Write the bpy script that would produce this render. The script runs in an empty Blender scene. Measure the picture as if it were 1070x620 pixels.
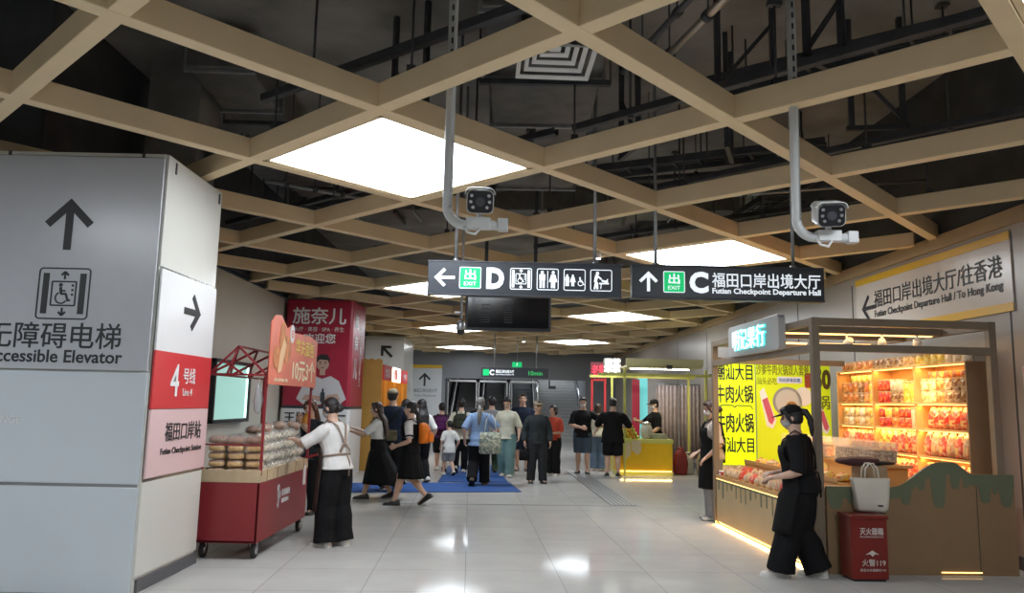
import bpy, bmesh, math, random
from mathutils import Vector, Matrix, noise
import numpy as np
random.seed(7)
SC = bpy.context.scene
COL = SC.collection
PI = math.pi
V = Vector

# ------------------------------------------------------------------ render look
SC.view_settings.view_transform = 'Standard'
SC.view_settings.look = 'None'
SC.view_settings.gamma = 1
SC.view_settings.use_curve_mapping = False
SC.view_settings.exposure = -0.22
SC.cycles.use_denoising = True
SC.cycles.max_bounces = 8
SC.cycles.transparent_max_bounces = 16
SC.cycles.sample_clamp_indirect = 6.0

# ------------------------------------------------------------------ materials
MATS = {}
def mat(name, col, rough=.5, metal=0., var=0., vscale=6., bump=0., bscale=40., emit=None, strength=0., alpha=1., trans=0., spec=.5, coat=0.):
    if name in MATS: return MATS[name]
    m = bpy.data.materials.new(name); m.use_nodes = True
    nt = m.node_tree; b = nt.nodes['Principled BSDF']
    b.inputs['Base Color'].default_value = (*col, 1)
    b.inputs['Roughness'].default_value = rough
    b.inputs['Metallic'].default_value = metal
    b.inputs['Specular IOR Level'].default_value = spec
    if coat: b.inputs['Coat Weight'].default_value = coat; b.inputs['Coat Roughness'].default_value = .08
    if alpha < 1: b.inputs['Alpha'].default_value = alpha
    if trans: b.inputs['Transmission Weight'].default_value = trans
    if emit:
        b.inputs['Emission Color'].default_value = (*emit, 1); b.inputs['Emission Strength'].default_value = strength
    tc = None
    if var or bump:
        tc = nt.nodes.new('ShaderNodeTexCoord')
    if var:
        n = nt.nodes.new('ShaderNodeTexNoise'); n.inputs['Scale'].default_value = vscale; n.inputs['Detail'].default_value = 5
        nt.links.new(tc.outputs['Object'], n.inputs['Vector'])
        r = nt.nodes.new('ShaderNodeValToRGB')
        r.color_ramp.elements[0].position = .3; r.color_ramp.elements[1].position = .7
        r.color_ramp.elements[0].color = (*[c*(1-var) for c in col], 1)
        r.color_ramp.elements[1].color = (*[min(1, c*(1+var)) for c in col], 1)
        nt.links.new(n.outputs['Fac'], r.inputs['Fac']); nt.links.new(r.outputs['Color'], b.inputs['Base Color'])
    if bump:
        n2 = nt.nodes.new('ShaderNodeTexNoise'); n2.inputs['Scale'].default_value = bscale; n2.inputs['Detail'].default_value = 4
        nt.links.new(tc.outputs['Object'], n2.inputs['Vector'])
        bp = nt.nodes.new('ShaderNodeBump'); bp.inputs['Strength'].default_value = bump; bp.inputs['Distance'].default_value = .01
        nt.links.new(n2.outputs['Fac'], bp.inputs['Height']); nt.links.new(bp.outputs['Normal'], b.inputs['Normal'])
    MATS[name] = m
    return m

def speckle(name, c1, c2, c3, scale=30., rough=.4, bump=.2, alpha=1., contrast=.12):
    """granular food: three colours mixed by voronoi cells"""
    if name in MATS: return MATS[name]
    m = mat(name, c1, rough); nt = m.node_tree; b = nt.nodes['Principled BSDF']
    tc = nt.nodes.new('ShaderNodeTexCoord'); v = nt.nodes.new('ShaderNodeTexVoronoi'); v.inputs['Scale'].default_value = scale
    nt.links.new(tc.outputs['Object'], v.inputs['Vector'])
    sx = nt.nodes.new('ShaderNodeSeparateColor'); nt.links.new(v.outputs['Color'], sx.inputs['Color'])
    r = nt.nodes.new('ShaderNodeValToRGB'); r.color_ramp.interpolation = 'CONSTANT'
    e = r.color_ramp.elements; e[0].color = (*c1, 1); e[1].position = .45; e[1].color = (*c2, 1); e.new(.75).color = (*c3, 1)
    nt.links.new(sx.outputs[0], r.inputs['Fac']); nt.links.new(r.outputs['Color'], b.inputs['Base Color'])
    bp = nt.nodes.new('ShaderNodeBump'); bp.inputs['Strength'].default_value = bump; bp.inputs['Distance'].default_value = .01
    nt.links.new(v.outputs['Distance'], bp.inputs['Height']); nt.links.new(bp.outputs['Normal'], b.inputs['Normal'])
    if alpha < 1: b.inputs['Alpha'].default_value = alpha
    return m

# ------------------------------------------------------------------ mesh collector
class MB:
    def __init__(s): s.v = []; s.f = []; s.m = []; s.sm = []
    def add(s, vs, fs, m=0, smooth=False):
        o = len(s.v); s.v += [V(x) for x in vs]
        for f in fs: s.f.append([o+i for i in f]); s.m.append(m); s.sm.append(smooth)
        return s
    def box(s, c, d, m=0, rot=None):
        x, y, z = d[0]/2, d[1]/2, d[2]/2
        vs = [V((a*x, b*y, e*z)) for e in (-1, 1) for a, b in ((-1,-1),(1,-1),(1,1),(-1,1))]
        if rot is not None: vs = [rot @ p for p in vs]
        vs = [p + V(c) for p in vs]
        return s.add(vs, [(3,2,1,0),(4,5,6,7),(0,1,5,4),(1,2,6,5),(2,3,7,6),(3,0,4,7)], m)
    def bar(s, a, b, w, h, m=0, up=(0,0,1)):
        a, b = V(a), V(b); d = (b-a); L = d.length; d.normalize()
        upv = V(up)
        if abs(d.dot(upv)) > .98: upv = V((0,1,0))
        x = d.cross(upv).normalized(); z = x.cross(d)
        R = Matrix((x, d, z)).transposed()
        return s.box((a+b)/2, (w, L, h), m, R)
    def loft(s, rings, m=0, smooth=True, cap=True, closed=True):
        n = len(rings[0]); vs = [p for r in rings for p in r]; fs = []
        for i in range(len(rings)-1):
            for j in range(n if closed else n-1):
                k = (j+1) % n
                fs.append((i*n+j, i*n+k, (i+1)*n+k, (i+1)*n+j))
        s.add(vs, fs, m, smooth)
        if cap and closed:
            o = len(s.v)-len(vs)
            s.f.append([o+j for j in range(n)][::-1]); s.m.append(m); s.sm.append(False)
            s.f.append([o+(len(rings)-1)*n+j for j in range(n)]); s.m.append(m); s.sm.append(False)
        return s
    def tube(s, pts, r, n=8, m=0, smooth=True, cap=True):
        return s.loft(tube_rings(pts, r, n), m, smooth, cap)
    def lathe(s, prof, n=16, c=(0,0,0), m=0, axis='z', smooth=True):
        rings = []
        for r, z in prof:
            ring = []
            for k in range(n):
                a = 2*PI*k/n; x, y = r*math.cos(a), r*math.sin(a)
                p = (x, y, z) if axis == 'z' else ((z, x, y) if axis == 'x' else (y, z, x))
                ring.append(V(p)+V(c))
            rings.append(ring)
        return s.loft(rings, m, smooth)
    def ell(s, c, r, n=14, m=0, M=None):
        rings = []
        for i in range(n//2+1):
            t = -PI/2 + PI*i/(n//2); t = max(-PI/2+.02, min(PI/2-.02, t)); ring = []
            for k in range(n):
                a = 2*PI*k/n
                p = V((r[0]*math.cos(t)*math.cos(a), r[1]*math.cos(t)*math.sin(a), r[2]*math.sin(t)))
                if M is not None: p = M @ p
                ring.append(p+V(c))
            rings.append(ring)
        return s.loft(rings, m, True)
    def prism(s, poly, z0, z1, m=0, plane='xy'):
        n = len(poly)
        def P(a, b, z): return {'xy': (a, b, z), 'xz': (a, z, b), 'yz': (z, a, b)}[plane]
        vs = [P(a, b, z0) for a, b in poly] + [P(a, b, z1) for a, b in poly]
        fs = [tuple(range(n))[::-1], tuple(range(n, 2*n))] + [(i, (i+1) % n, n+(i+1) % n, n+i) for i in range(n)]
        return s.add(vs, fs, m)
    def build(s, name, mats, parent=None, bevel=0, seg=2, loc=None, recalc=True):
        me = bpy.data.meshes.new(name)
        me.from_pydata([tuple(p) for p in s.v], [], s.f)
        if not isinstance(mats, (list, tuple)): mats = [mats]
        for x in mats: me.materials.append(x)
        me.polygons.foreach_set('material_index', s.m)
        me.polygons.foreach_set('use_smooth', s.sm)
        if recalc:
            bm = bmesh.new(); bm.from_mesh(me); bmesh.ops.recalc_face_normals(bm, faces=bm.faces); bm.to_mesh(me); bm.free()
        me.update()
        return link(name, me, parent, bevel, seg, loc)

def link(name, me, parent=None, bevel=0, seg=2, loc=None):
    o = bpy.data.objects.new(name, me); COL.objects.link(o)
    if parent is not None: o.parent = parent
    if loc is not None: o.location = loc
    if bevel:
        b = o.modifiers.new('bevel', 'BEVEL'); b.width = bevel; b.segments = seg; b.limit_method = 'ANGLE'; b.angle_limit = .7
    return o

def tube_rings(pts, r, n=8):
    pts = [V(p) for p in pts]; N = len(pts)
    rs = r if isinstance(r, (list, tuple)) else [r]*N
    t0 = (pts[1]-pts[0]).normalized()
    ref = V((1, 0, 0)) if abs(t0.x) < .8 else V((0, 1, 0))
    x = (ref - t0*ref.dot(t0)).normalized(); rings = []
    for i in range(N):
        t = (pts[min(i+1, N-1)]-pts[max(i-1, 0)]).normalized()
        x = (x - t*x.dot(t)).normalized(); y = t.cross(x)
        ra, rb = rs[i] if isinstance(rs[i], (list, tuple)) else (rs[i], rs[i])
        rings.append([pts[i]+x*ra*math.cos(2*PI*k/n)+y*rb*math.sin(2*PI*k/n) for k in range(n)])
    return rings

def arc(c, r, a0, a1, n, plane='xz'):
    out = []
    for i in range(n+1):
        a = math.radians(a0+(a1-a0)*i/n); x, y = r*math.cos(a), r*math.sin(a)
        out.append(V(c)+(V((x, 0, y)) if plane == 'xz' else V((x, y, 0)) if plane == 'xy' else V((0, x, y))))
    return out

def tag(o, label=None, cat=None, group=None, kind=None):
    if label: o['label'] = label
    if cat: o['category'] = cat
    if group: o['group'] = group
    if kind: o['kind'] = kind
    return o
def thing(name, label, cat, loc=(0,0,0), rz=0., group=None):
    o = bpy.data.objects.new(name, None); COL.objects.link(o); o.empty_display_size = .1
    o.location = loc; o.rotation_euler = (0, 0, rz)
    return tag(o, label, cat, group)
def struct(o): o['kind'] = 'structure'; return o
def dup(root, loc, rz=0., label=None, group=None, scale=None):
    r = root.copy(); COL.objects.link(r); r.location = loc; r.rotation_euler = (0, 0, rz)
    if label: r['label'] = label
    if group: r['group'] = group
    if scale: r.scale = scale
    for ch in list(root.children):
        c = ch.copy(); COL.objects.link(c); c.parent = r
        for g in list(ch.children):
            d = g.copy(); COL.objects.link(d); d.parent = c
    return r

ROTZ = {'-y': 0., '+x': PI/2, '-x': -PI/2, '+y': PI}
def text(body, m, parent, loc, h=None, w=None, face='-y', rz=0., bold=0., name='lettering', depth=.003, italic=0.):
    """upright raised lettering whose box is centred on loc; h, w give its size"""
    c = bpy.data.curves.new('font', 'FONT'); c.body = body; cjk = any(ord(k) > 0x2e80 for k in body); c.offset = 0. if cjk else bold; c.resolution_u = 3; c.extrude = .01; c.shear = italic
    c.space_line = .95; c.align_x = 'CENTER'
    o = bpy.data.objects.new('font', c); COL.objects.link(o)
    me = bpy.data.meshes.new_from_object(o.evaluated_get(bpy.context.evaluated_depsgraph_get()))
    bpy.data.objects.remove(o); bpy.data.curves.remove(c)
    n = len(me.vertices); co = np.zeros(n*3); me.vertices.foreach_get('co', co); co = co.reshape(-1, 3)
    lo, hi = co.min(0), co.max(0); mid = (lo+hi)/2; d = hi-lo
    sy = h/d[1] if h else w/d[0]; sx = w/d[0] if w else sy
    if not h: sy = sx
    a = ROTZ[face]+rz; ca, sa = math.cos(a), math.sin(a)
    x = (co[:, 0]-mid[0])*sx; z = (co[:, 1]-mid[1])*sy; y = -(co[:, 2]-mid[2])/.02*depth
    out = np.stack([x*ca-y*sa+loc[0], x*sa+y*ca+loc[1], z+loc[2]], 1)
    me.vertices.foreach_set('co', out.ravel()); me.materials.clear(); me.materials.append(m); me.name = name
    if cjk and bold:                          # heavier strokes: the same outline laid down again slightly shifted
        bm = bmesh.new(); g = bold*sy*.55; dp = 0
        for ddx, ddz in ((0, 0), (g, 0), (-g, 0), (0, g), (0, -g)):
            tmp = me.copy(); t2 = out.copy(); q = dp*.00012; dp += 1
            t2 += np.array([ddx*ca+q*sa, ddx*sa-q*ca, ddz]); tmp.vertices.foreach_set('co', t2.ravel()); bm.from_mesh(tmp); bpy.data.meshes.remove(tmp)
        bm.to_mesh(me); bm.free()
    me.update()
    return link(name, me, parent)

def plate2d(polys, m, parent, loc, s=1., face='-y', rz=0., depth=.003, name='symbol'):
    """flat raised symbol from 2-D polygons (x right, y up), scaled by s and centred on loc"""
    b = MB(); a = ROTZ[face]+rz; R = Matrix.Rotation(a, 3, 'Z')
    for p in polys:
        # p: list of (x,y)
        n = len(p); vs = [R @ V((x*s, -depth/2, y*s)) + V(loc) for x, y in p] + [R @ V((x*s, depth/2, y*s)) + V(loc) for x, y in p]
        b.add(vs, [tuple(range(n)), tuple(range(n, 2*n))[::-1]] + [(i, n+i, n+(i+1) % n, (i+1) % n) for i in range(n)])
    return b.build(name, m, parent)
def rect(x0, y0, x1, y1): return [(x0, y0), (x1, y0), (x1, y1), (x0, y1)]
def circ(x, y, r, n=14): return [(x+r*math.cos(2*PI*i/n), y+r*math.sin(2*PI*i/n)) for i in range(n)]
def stroke(x0, y0, x1, y1, w):
    dx, dy = x1-x0, y1-y0; L = math.hypot(dx, dy); nx, ny = -dy/L*w/2, dx/L*w/2
    return [(x0+nx, y0+ny), (x0-nx, y0-ny), (x1-nx, y1-ny), (x1+nx, y1+ny)]
def rrect(x0, y0, x1, y1, r, n=5):
    out = []
    for cx, cy, a0 in ((x1-r, y1-r, 0), (x0+r, y1-r, 90), (x0+r, y0+r, 180), (x1-r, y0+r, 270)):
        for i in range(n+1):
            a = math.radians(a0+90*i/n); out.append((cx+r*math.cos(a), cy+r*math.sin(a)))
    return out
def rrect_ring(x0, y0, x1, y1, r, t):
    a = rrect(x0, y0, x1, y1, r); b = rrect(x0+t, y0+t, x1-t, y1-t, max(r-t, .001)); n = len(a)
    return [[a[i], a[(i+1) % n], b[(i+1) % n], b[i]] for i in range(n)]
def arcring(x, y, r, t, a0=0, a1=360, n=16):
    out = []
    for i in range(n):
        p, q = math.radians(a0+(a1-a0)*i/n), math.radians(a0+(a1-a0)*(i+1)/n)
        out.append([(x+r*math.cos(p), y+r*math.sin(p)), (x+r*math.cos(q), y+r*math.sin(q)), (x+(r-t)*math.cos(q), y+(r-t)*math.sin(q)), (x+(r-t)*math.cos(p), y+(r-t)*math.sin(p))])
    return out
def arrow(ang, w=.16):
    """arrow in a unit box pointing at ang degrees (90 = up), as one outline"""
    k = w*.707; y1 = .52-2*k-w/2
    ps = [[(0, .52), (-.47, .05), (-.47+k, .05-k), (-w/2, y1), (-w/2, -.5), (w/2, -.5), (w/2, y1), (.47-k, .05-k), (.47, .05)]]
    t = math.radians(ang-90)
    return [[(x*math.cos(t)-y*math.sin(t), x*math.sin(t)+y*math.cos(t)) for x, y in p] for p in ps]

# pictograms in a unit box
def pic_man(x, y, s):
    return [[(x+a*s, y+b*s) for a, b in p] for p in (circ(0, .41, .085), rrect(-.17, -.05, .17, .3, .06), rect(-.15, -.5, -.02, 0), rect(.02, -.5, .15, 0))]
def pic_woman(x, y, s):
    return [[(x+a*s, y+b*s) for a, b in p] for p in (circ(0, .41, .085), [(-.11, .3), (.11, .3), (.24, -.15), (-.24, -.15)], rect(-.12, -.5, -.02, -.15), rect(.02, -.5, .12, -.15))]
def pic_wheel(x, y, s):
    ps = [circ(-.08, .4, .09), stroke(-.08, .3, -.04, -.02, .13), stroke(-.05, -.02, .2, -.02, .1), stroke(.18, 0, .3, -.34, .1), stroke(.27, -.34, .42, -.3, .08), stroke(-.06, .14, .16, .12, .08)] + arcring(-.02, -.2, .3, .07, 120, 330, 14)
    return [[(x+a*s, y+b*s) for a, b in p] for p in ps]
def pic_lift(x, y, s):
    ps = [rect(-.42, -.4, -.3, .4), rect(.3, -.4, .42, .4)] + rrect_ring(-.25, -.25, .25, .25, .03, .03)
    ps += [stroke(0, .28, 0, .42, .04), stroke(0, .43, -.07, .36, .04), stroke(0, .43, .07, .36, .04), stroke(0, -.28, 0, -.42, .04), stroke(0, -.43, -.07, -.36, .04), stroke(0, -.43, .07, -.36, .04)]
    ps += [circ(.17, .16, .025, 8), circ(.17, .07, .025, 8), circ(.17, -.02, .025, 8)]
    return [[(x+a*s, y+b*s) for a, b in p] for p in ps] + pic_wheel(x-.03*s, y, .42*s)
def pic_baby(x, y, s):
    ps = [circ(-.2, .38, .09), stroke(-.24, .28, -.32, -.1, .16), stroke(-.28, -.1, -.36, -.48, .1), stroke(-.22, -.1, -.2, -.48, .1), stroke(-.2, .24, .02, .06, .08), rect(-.1, -.2, .42, -.13), circ(.08, -.02, .06), stroke(.14, -.05, .36, -.07, .1), stroke(.28, -.05, .36, .08, .05), stroke(0, -.2, -.02, -.45, .04)]
    return [[(x+a*s, y+b*s) for a, b in p] for p in ps]

# ------------------------------------------------------------------ camera
cam = bpy.data.cameras.new('camera'); cob = bpy.data.objects.new('camera', cam); COL.objects.link(cob)
cam.sensor_fit = 'HORIZONTAL'; cam.sensor_width = 36.; cam.lens = 810./1070*36.; cam.clip_end = 200; cam.clip_start = .05
pit, rol = .1372, -.0210
cz = V((0, math.cos(pit), math.sin(pit))); cx0 = V((1, 0, 0)); cy0 = V((0, -math.sin(pit), math.cos(pit)))
rx_ = math.cos(rol)*cx0-math.sin(rol)*cy0; ry_ = math.sin(rol)*cx0+math.cos(rol)*cy0
Mc = Matrix((rx_, ry_, -cz)).transposed().to_4x4(); Mc.translation = (0, 0, 1.55)
cob.matrix_world = Mc
SC.camera = cob

w = bpy.data.worlds.new('world'); SC.world = w; w.use_nodes = True
w.node_tree.nodes['Background'].inputs[0].default_value = (.55, .6, .7, 1)
w.node_tree.nodes['Background'].inputs[1].default_value = .02
# ================================================================== THE SETTING
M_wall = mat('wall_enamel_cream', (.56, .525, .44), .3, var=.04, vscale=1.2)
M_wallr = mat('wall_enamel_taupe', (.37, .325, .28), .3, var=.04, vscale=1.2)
M_back = mat('back_wall_grey', (.20, .205, .22), .35, var=.05, vscale=.8)
M_void = mat('painted_concrete', (.26, .25, .235), .85, var=.35, vscale=1.1, bump=.3, bscale=6)
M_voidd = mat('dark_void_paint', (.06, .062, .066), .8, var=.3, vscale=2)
M_beam = mat('tan_wood_beam', (.84, .66, .41), .5, var=.04, vscale=3)
M_fascia = mat('fascia_wood', (.40, .29, .17), .5, var=.08, vscale=3)
M_seam = mat('dark_joint', (.06, .06, .06), .7)
M_skirt = mat('dark_skirting', (.10, .10, .11), .4)
M_chrome = mat('brushed_steel', (.55, .56, .58), .25, 1.)
M_white = mat('white_paint', (.78, .78, .77), .35)
M_black = mat('black_gloss', (.012, .012, .014), .3)
M_ink = mat('black_ink', (.02, .02, .022), .5)
M_dsteel = mat('dark_painted_steel', (.07, .075, .085), .5, .3, var=.2)
M_gsteel = mat('galvanised_steel', (.34, .36, .38), .35, .7, var=.15, vscale=10)
M_red = mat('red_paint', (.28, .018, .022), .35, var=.08)

HZ = 3.63                                   # underside of the lattice
def wallx(y): return 5.18-.0285*(y-8.)

# floor with polished tiles
def floor_mat():
    m = bpy.data.materials.new('polished_floor_tile'); m.use_nodes = True; nt = m.node_tree; b = nt.nodes['Principled BSDF']
    tc = nt.nodes.new('ShaderNodeTexCoord'); mp = nt.nodes.new('ShaderNodeMapping')
    mp.inputs['Rotation'].default_value = (0, 0, math.radians(-2.9)); mp.inputs['Location'].default_value = (.85, .12, 0)
    nt.links.new(tc.outputs['Object'], mp.inputs['Vector'])
    br = nt.nodes.new('ShaderNodeTexBrick'); br.offset = 0.; br.squash = 1.
    for k, v in (('Scale', 1.), ('Mortar Size', .003), ('Mortar Smooth', .1), ('Brick Width', .85), ('Row Height', .85), ('Bias', 0.)): br.inputs[k].default_value = v
    br.inputs['Color1'].default_value = (.415, .40, .378, 1); br.inputs['Color2'].default_value = (.445, .43, .406, 1); br.inputs['Mortar'].default_value = (.22, .215, .21, 1)
    nt.links.new(mp.outputs['Vector'], br.inputs['Vector'])
    n = nt.nodes.new('ShaderNodeTexNoise'); n.inputs['Scale'].default_value = 2.5; n.inputs['Detail'].default_value = 8
    nt.links.new(tc.outputs['Object'], n.inputs['Vector'])
    mr = nt.nodes.new('ShaderNodeMapRange'); mr.inputs['To Min'].default_value = .88; mr.inputs['To Max'].default_value = 1.1
    nt.links.new(n.outputs['Fac'], mr.inputs['Value'])
    mx = nt.nodes.new('ShaderNodeMix'); mx.data_type = 'RGBA'; mx.blend_type = 'MULTIPLY'; mx.inputs[0].default_value = 1.
    nt.links.new(br.outputs['Color'], mx.inputs[6]); nt.links.new(mr.outputs['Result'], mx.inputs[7])
    nt.links.new(mx.outputs[2], b.inputs['Base Color'])
    b.inputs['Roughness'].default_value = .075; b.inputs['Specular IOR Level'].default_value = .008
    return m
M_floor = floor_mat()
b = MB(); b.box((-.5, 14., -.05), (16, 50, .1)); struct(b.build('floor', M_floor))
b = MB(); b.box((-.5, 14., 5.65), (16, 50, .1)); struct(b.build('ceiling', M_void))

# left wall, right wall, back wall
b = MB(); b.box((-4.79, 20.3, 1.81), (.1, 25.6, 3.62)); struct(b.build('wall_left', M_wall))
b = MB(); b.box((-4.79, 20.3, 4.65), (.1, 25.6, 1.9)); struct(b.build('wall_left_upper', M_voidd))
b = MB(); b.box((-6.2, 7.53, 2.8), (2.9, .1, 5.6)); struct(b.build('wall_left_return', M_voidd))
b = MB(); b.box((-7.6, -1.7, 2.8), (.1, 18.5, 5.6)); struct(b.build('wall_left_near', M_void))
b = MB(); b.box((-.5, -10.8, 2.8), (16, .1, 5.6)); struct(b.build('wall_front', M_void))
def wr(y0, y1, z0, z1, t0=0., t1=.1):
    return [(wallx(y0)+t0, y0), (wallx(y0)+t1, y0), (wallx(y1)+t1, y1), (wallx(y1)+t0, y1)], z0, z1
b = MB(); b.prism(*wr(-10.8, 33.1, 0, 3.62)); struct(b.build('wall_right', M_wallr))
b = MB(); b.prism(*wr(-10.8, 33.1, 3.62, 5.6)); struct(b.build('wall_right_upper', M_voidd))
b = MB()
for y in (7.98, 11.45, 13.5, 16.3, 19.2, 22.2): b.prism(*wr(y-.012, y+.012, .12, 3.4, -.004, .0))
struct(b.build('trim_1', M_seam))
b = MB(); b.prism(*wr(-10.8, 33, 3.50, 3.66, -.045, .0)); struct(b.build('trim_2', M_fascia))
b = MB(); b.prism(*wr(-10.8, 33, 0, .13, -.012, .0)); struct(b.build('baseboard_right', M_skirt))
b = MB(); b.box((-4.73, 20.3, .07), (.02, 25.5, .14)); struct(b.build('baseboard_left', M_skirt))
# back wall around the opening of the escalators and stairs
b = MB()
b.box((-3.735, 33.1, 2.8), (1.97, .2, 5.6)); b.box((.225, 33.1, 4.08), (5.95, .2, 3.04)); b.box((3.9, 33.1, 2.8), (1.4, .2, 5.6))
struct(b.build('wall_back', M_back))
b = MB(); b.box((.3, 44., 3.), (6.4, .1, 6)); b.box((-2.8, 38.6, 3.), (.1, 10.7, 6)); b.box((3.25, 38.6, 3.), (.1, 10.7, 6))
struct(b.build('wall_back_stairwell', M_back))

# white pillar with the two signs near the camera (a clad service core)
M_clad = mat('pillar_white_panel', (.66, .65, .60), .2, var=.03, vscale=1.)
M_clad2 = mat('pillar_front_panel', (.62, .67, .71), .2, var=.03, vscale=1.)
b = MB(); b.box((-4.93, 6.955, 1.79), (3.98, 1.19, 3.58), 0); b.box((-3.3, 6.99, .05), (.76, 1.19, .10), 1)
pil = struct(b.build('pillar', [M_clad, M_skirt]))
# cladding panels (front face and right face)
b = MB()
for z0, z1 in ((.002, .82), (.845, 1.735)): b.box((-4.95, 6.356, (z0+z1)/2), (3.99, .02, z1-z0))
b.build('panel', M_clad2, pil, .004)
b = MB(); b.box((-4.95, 6.356, 3.565), (3.99, .02, .03)); b.build('panel', M_clad, pil)
b = MB()
for z0, z1 in ((.12, .86), (2.625, 3.58)): b.box((-2.937, 6.965, (z0+z1)/2), (.02, 1.21, z1-z0))
b.build('panel', M_clad, pil, .004)
b = MB(); b.box((-4.95, 6.36, .832), (3.97, .02, .02)); b.box((-2.94, 6.965, .87), (.02, 1.18, .02)); b.box((-2.94, 6.965, 2.615), (.02, 1.18, .02)); b.build('joint', M_chrome, pil)
b = MB(); b.box((-3.14, 6.35, 3.56), (.025, .02, .05)); b.box((-4.27, 6.35, 3.56), (.025, .02, .05)); b.box((-2.93, 6.5, 3.5), (.02, .025, .1)); b.box((-2.93, 7.5, 3.5), (.02, .025, .1)); b.build('clip', M_seam, pil)

# sign: accessible elevator (front face)
M_signgrey = mat('sign_grey_film', (.50, .51, .54), .25, var=.02)
s = thing('wall_sign', 'large grey accessible elevator sign on the front of the white pillar', 'sign', (-4.0, 6.335, 0))
b = MB(); b.box((0.02, 0, 2.645), (2.06, .02, 1.79)); b.build('board', M_signgrey, s, .003)
plate2d(arrow(90, .15), M_ink, s, (.3, -.012, 2.93+.02), .43, name='arrow')
plate2d(rrect_ring(-.5, -.5, .5, .5, .08, .028)+pic_lift(0, 0, .98), M_ink, s, (.31, -.012, 2.37), .43, name='pictogram')
text('无障碍电梯', M_ink, s, (.265, -.012, 2.025), h=.21, w=1.10, bold=.012)
text('Accessible Elevator', M_ink, s, (.275, -.012, 1.855), h=.105, w=1.13, bold=.018)
# faint stamped writing low on the front panel
text('NGE', M_white, s, (-.02, .003, 1.34), h=.06, w=.16, bold=.01)

# sign: line 4 (right face of the pillar)
M_redfilm = mat('sign_red_film', (.62, .045, .05), .3); M_pink = mat('sign_pink_film', (.72, .50, .50), .3); M_signw = mat('sign_white_film', (.74, .73, .73), .25)
s = thing('wall_sign', 'white, red and pink Line 4 station sign wrapping the narrow side of the pillar', 'sign', (-2.918, 6.965, 0))
b = MB(); b.box((0, 0, 2.265), (.016, 1.2, .68), 0); b.build('arrow_panel', M_signw, s)
b = MB(); b.box((0, 0, 1.685), (.016, 1.2, .48), 0); b.build('line_panel', M_redfilm, s)
b = MB(); b.box((0, 0, 1.165), (.016, 1.2, .55), 0); b.build('station_panel', M_pink, s)
plate2d(arrow(0, .17), M_ink, s, (.012, .06, 2.31), .36, '+x', name='arrow')
text('4', M_white, s, (.012, -.2, 1.69), h=.28, w=.17, face='+x', bold=.012)
text('号线', M_white, s, (.012, .1, 1.735), h=.14, w=.26, face='+x', bold=.01)
text('Line 4', M_white, s, (.012, .08, 1.59), h=.065, w=.2, face='+x')
text('福田口岸站', M_ink, s, (.012, .07, 1.25), h=.16, w=.76, face='+x', bold=.01)
text('Futian Checkpoint Station', M_ink, s, (.012, .06, 1.08), h=.07, w=.86, face='+x', bold=.008)

# ------------------------------------------------------------------ ceiling lattice
YAW, SP, OX, OY = .7534, 1.8231, -2.2379, 4.0581
db = V((math.sin(YAW), math.cos(YAW), 0)); da = V((math.cos(YAW), -math.sin(YAW), 0))
def node(a, bb, z=HZ): return V((OX, OY, 0))+da*SP*a+db*SP*bb+V((0, 0, z))
poly = [(-4.72, -6.), (wallx(-6)-.02, -6.), (wallx(32.95)-.02, 32.95), (-4.72, 32.95)]
def clip(p, d):
    t0, t1 = -99., 99.; n = len(poly)
    for i in range(n):
        x0, y0 = poly[i]; x1, y1 = poly[(i+1) % n]; nx, ny = -(y1-y0), x1-x0
        den = nx*d.x+ny*d.y; num = nx*(p.x-x0)+ny*(p.y-y0)
        if abs(den) < 1e-9:
            if num < 0: return None
            continue
        t = -num/den
        if den > 0: t0 = max(t0, t)
        else: t1 = min(t1, t)
    return (t0, t1) if t1-t0 > .3 else None
tn = 3
for fam in (0, 1):
    for k in range(-26, 27):
        p = node(k, 0) if fam == 0 else node(0, k); d = db if fam == 0 else da
        r = clip(p, d)
        if not r: continue
        a, e = p+d*r[0], p+d*r[1]; z = HZ+.09+(0 if fam == 0 else .002); a.z = e.z = z
        b = MB(); b.bar(a, e, .12, .18); struct(b.build('trim_%d' % tn, M_beam, bevel=.004, seg=1)); tn += 1

# LED light panels sitting in every third cell both ways
M_led = mat('led_diffuser', (.9, .93, 1.), .4, emit=(.86, .93, 1.), strength=17.)
Rg = Matrix.Rotation(-(YAW), 3, 'Z')
where = {(-1, 1): 'nearest and largest, in front of the left hanging sign', (-1, 4): 'behind the right hanging sign with the letter C', (-4, 4): 'half hidden behind the left end of sign D',
         (-4, 7): 'just right of the black hanging screen', (-7, 7): 'just left of the black hanging screen', (-7, 10): 'above the right part of the escalator hall', (-10, 10): 'above the left escalator'}
for a in range(-16, 12, 3):
    for bb in range(-11, 17, 3):
        c = node(a+.5, bb+.5)
        if not ((-4.0 if c.y > 4 else -7) < c.x < (wallx(c.y)-.9 if c.y > 1 else 0) and -9 < c.y < 32): continue  # panels behind the camera are unseen, added on the left to light the pillar
        t = thing('ceiling_light', 'square LED ceiling panel '+where.get((a, bb), 'added unseen behind the camera' if c.y < 1 else 'in the lattice %s' % ('over the red advertising column side' if c.x < 0 and c.y < 20 else 'at the far left end' if c.x < 0 else 'over the snack stall' if c.y < 14 else 'beyond the yellow kiosk')), 'light', (c.x, c.y, HZ+.012), -YAW, 'unseen added ceiling panels' if c.y < 1 else None)
        b = MB(); b.box((0, 0, .01), (1.60, 1.60, .012)); b.build('diffuser', M_led, t)
        b = MB(); L = 1.69
        for q in range(4):
            R = Matrix.Rotation(q*PI/2, 3, 'Z'); b.box(R @ V((L/2-.02, 0, .012)), (.04, L, .035), 0, R)
        b.box((0, 0, .05), (1.64, 1.64, .04)); b.build('frame', M_beam, t)
        print('LED', a, bb, [round(q, 2) for q in c])

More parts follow.
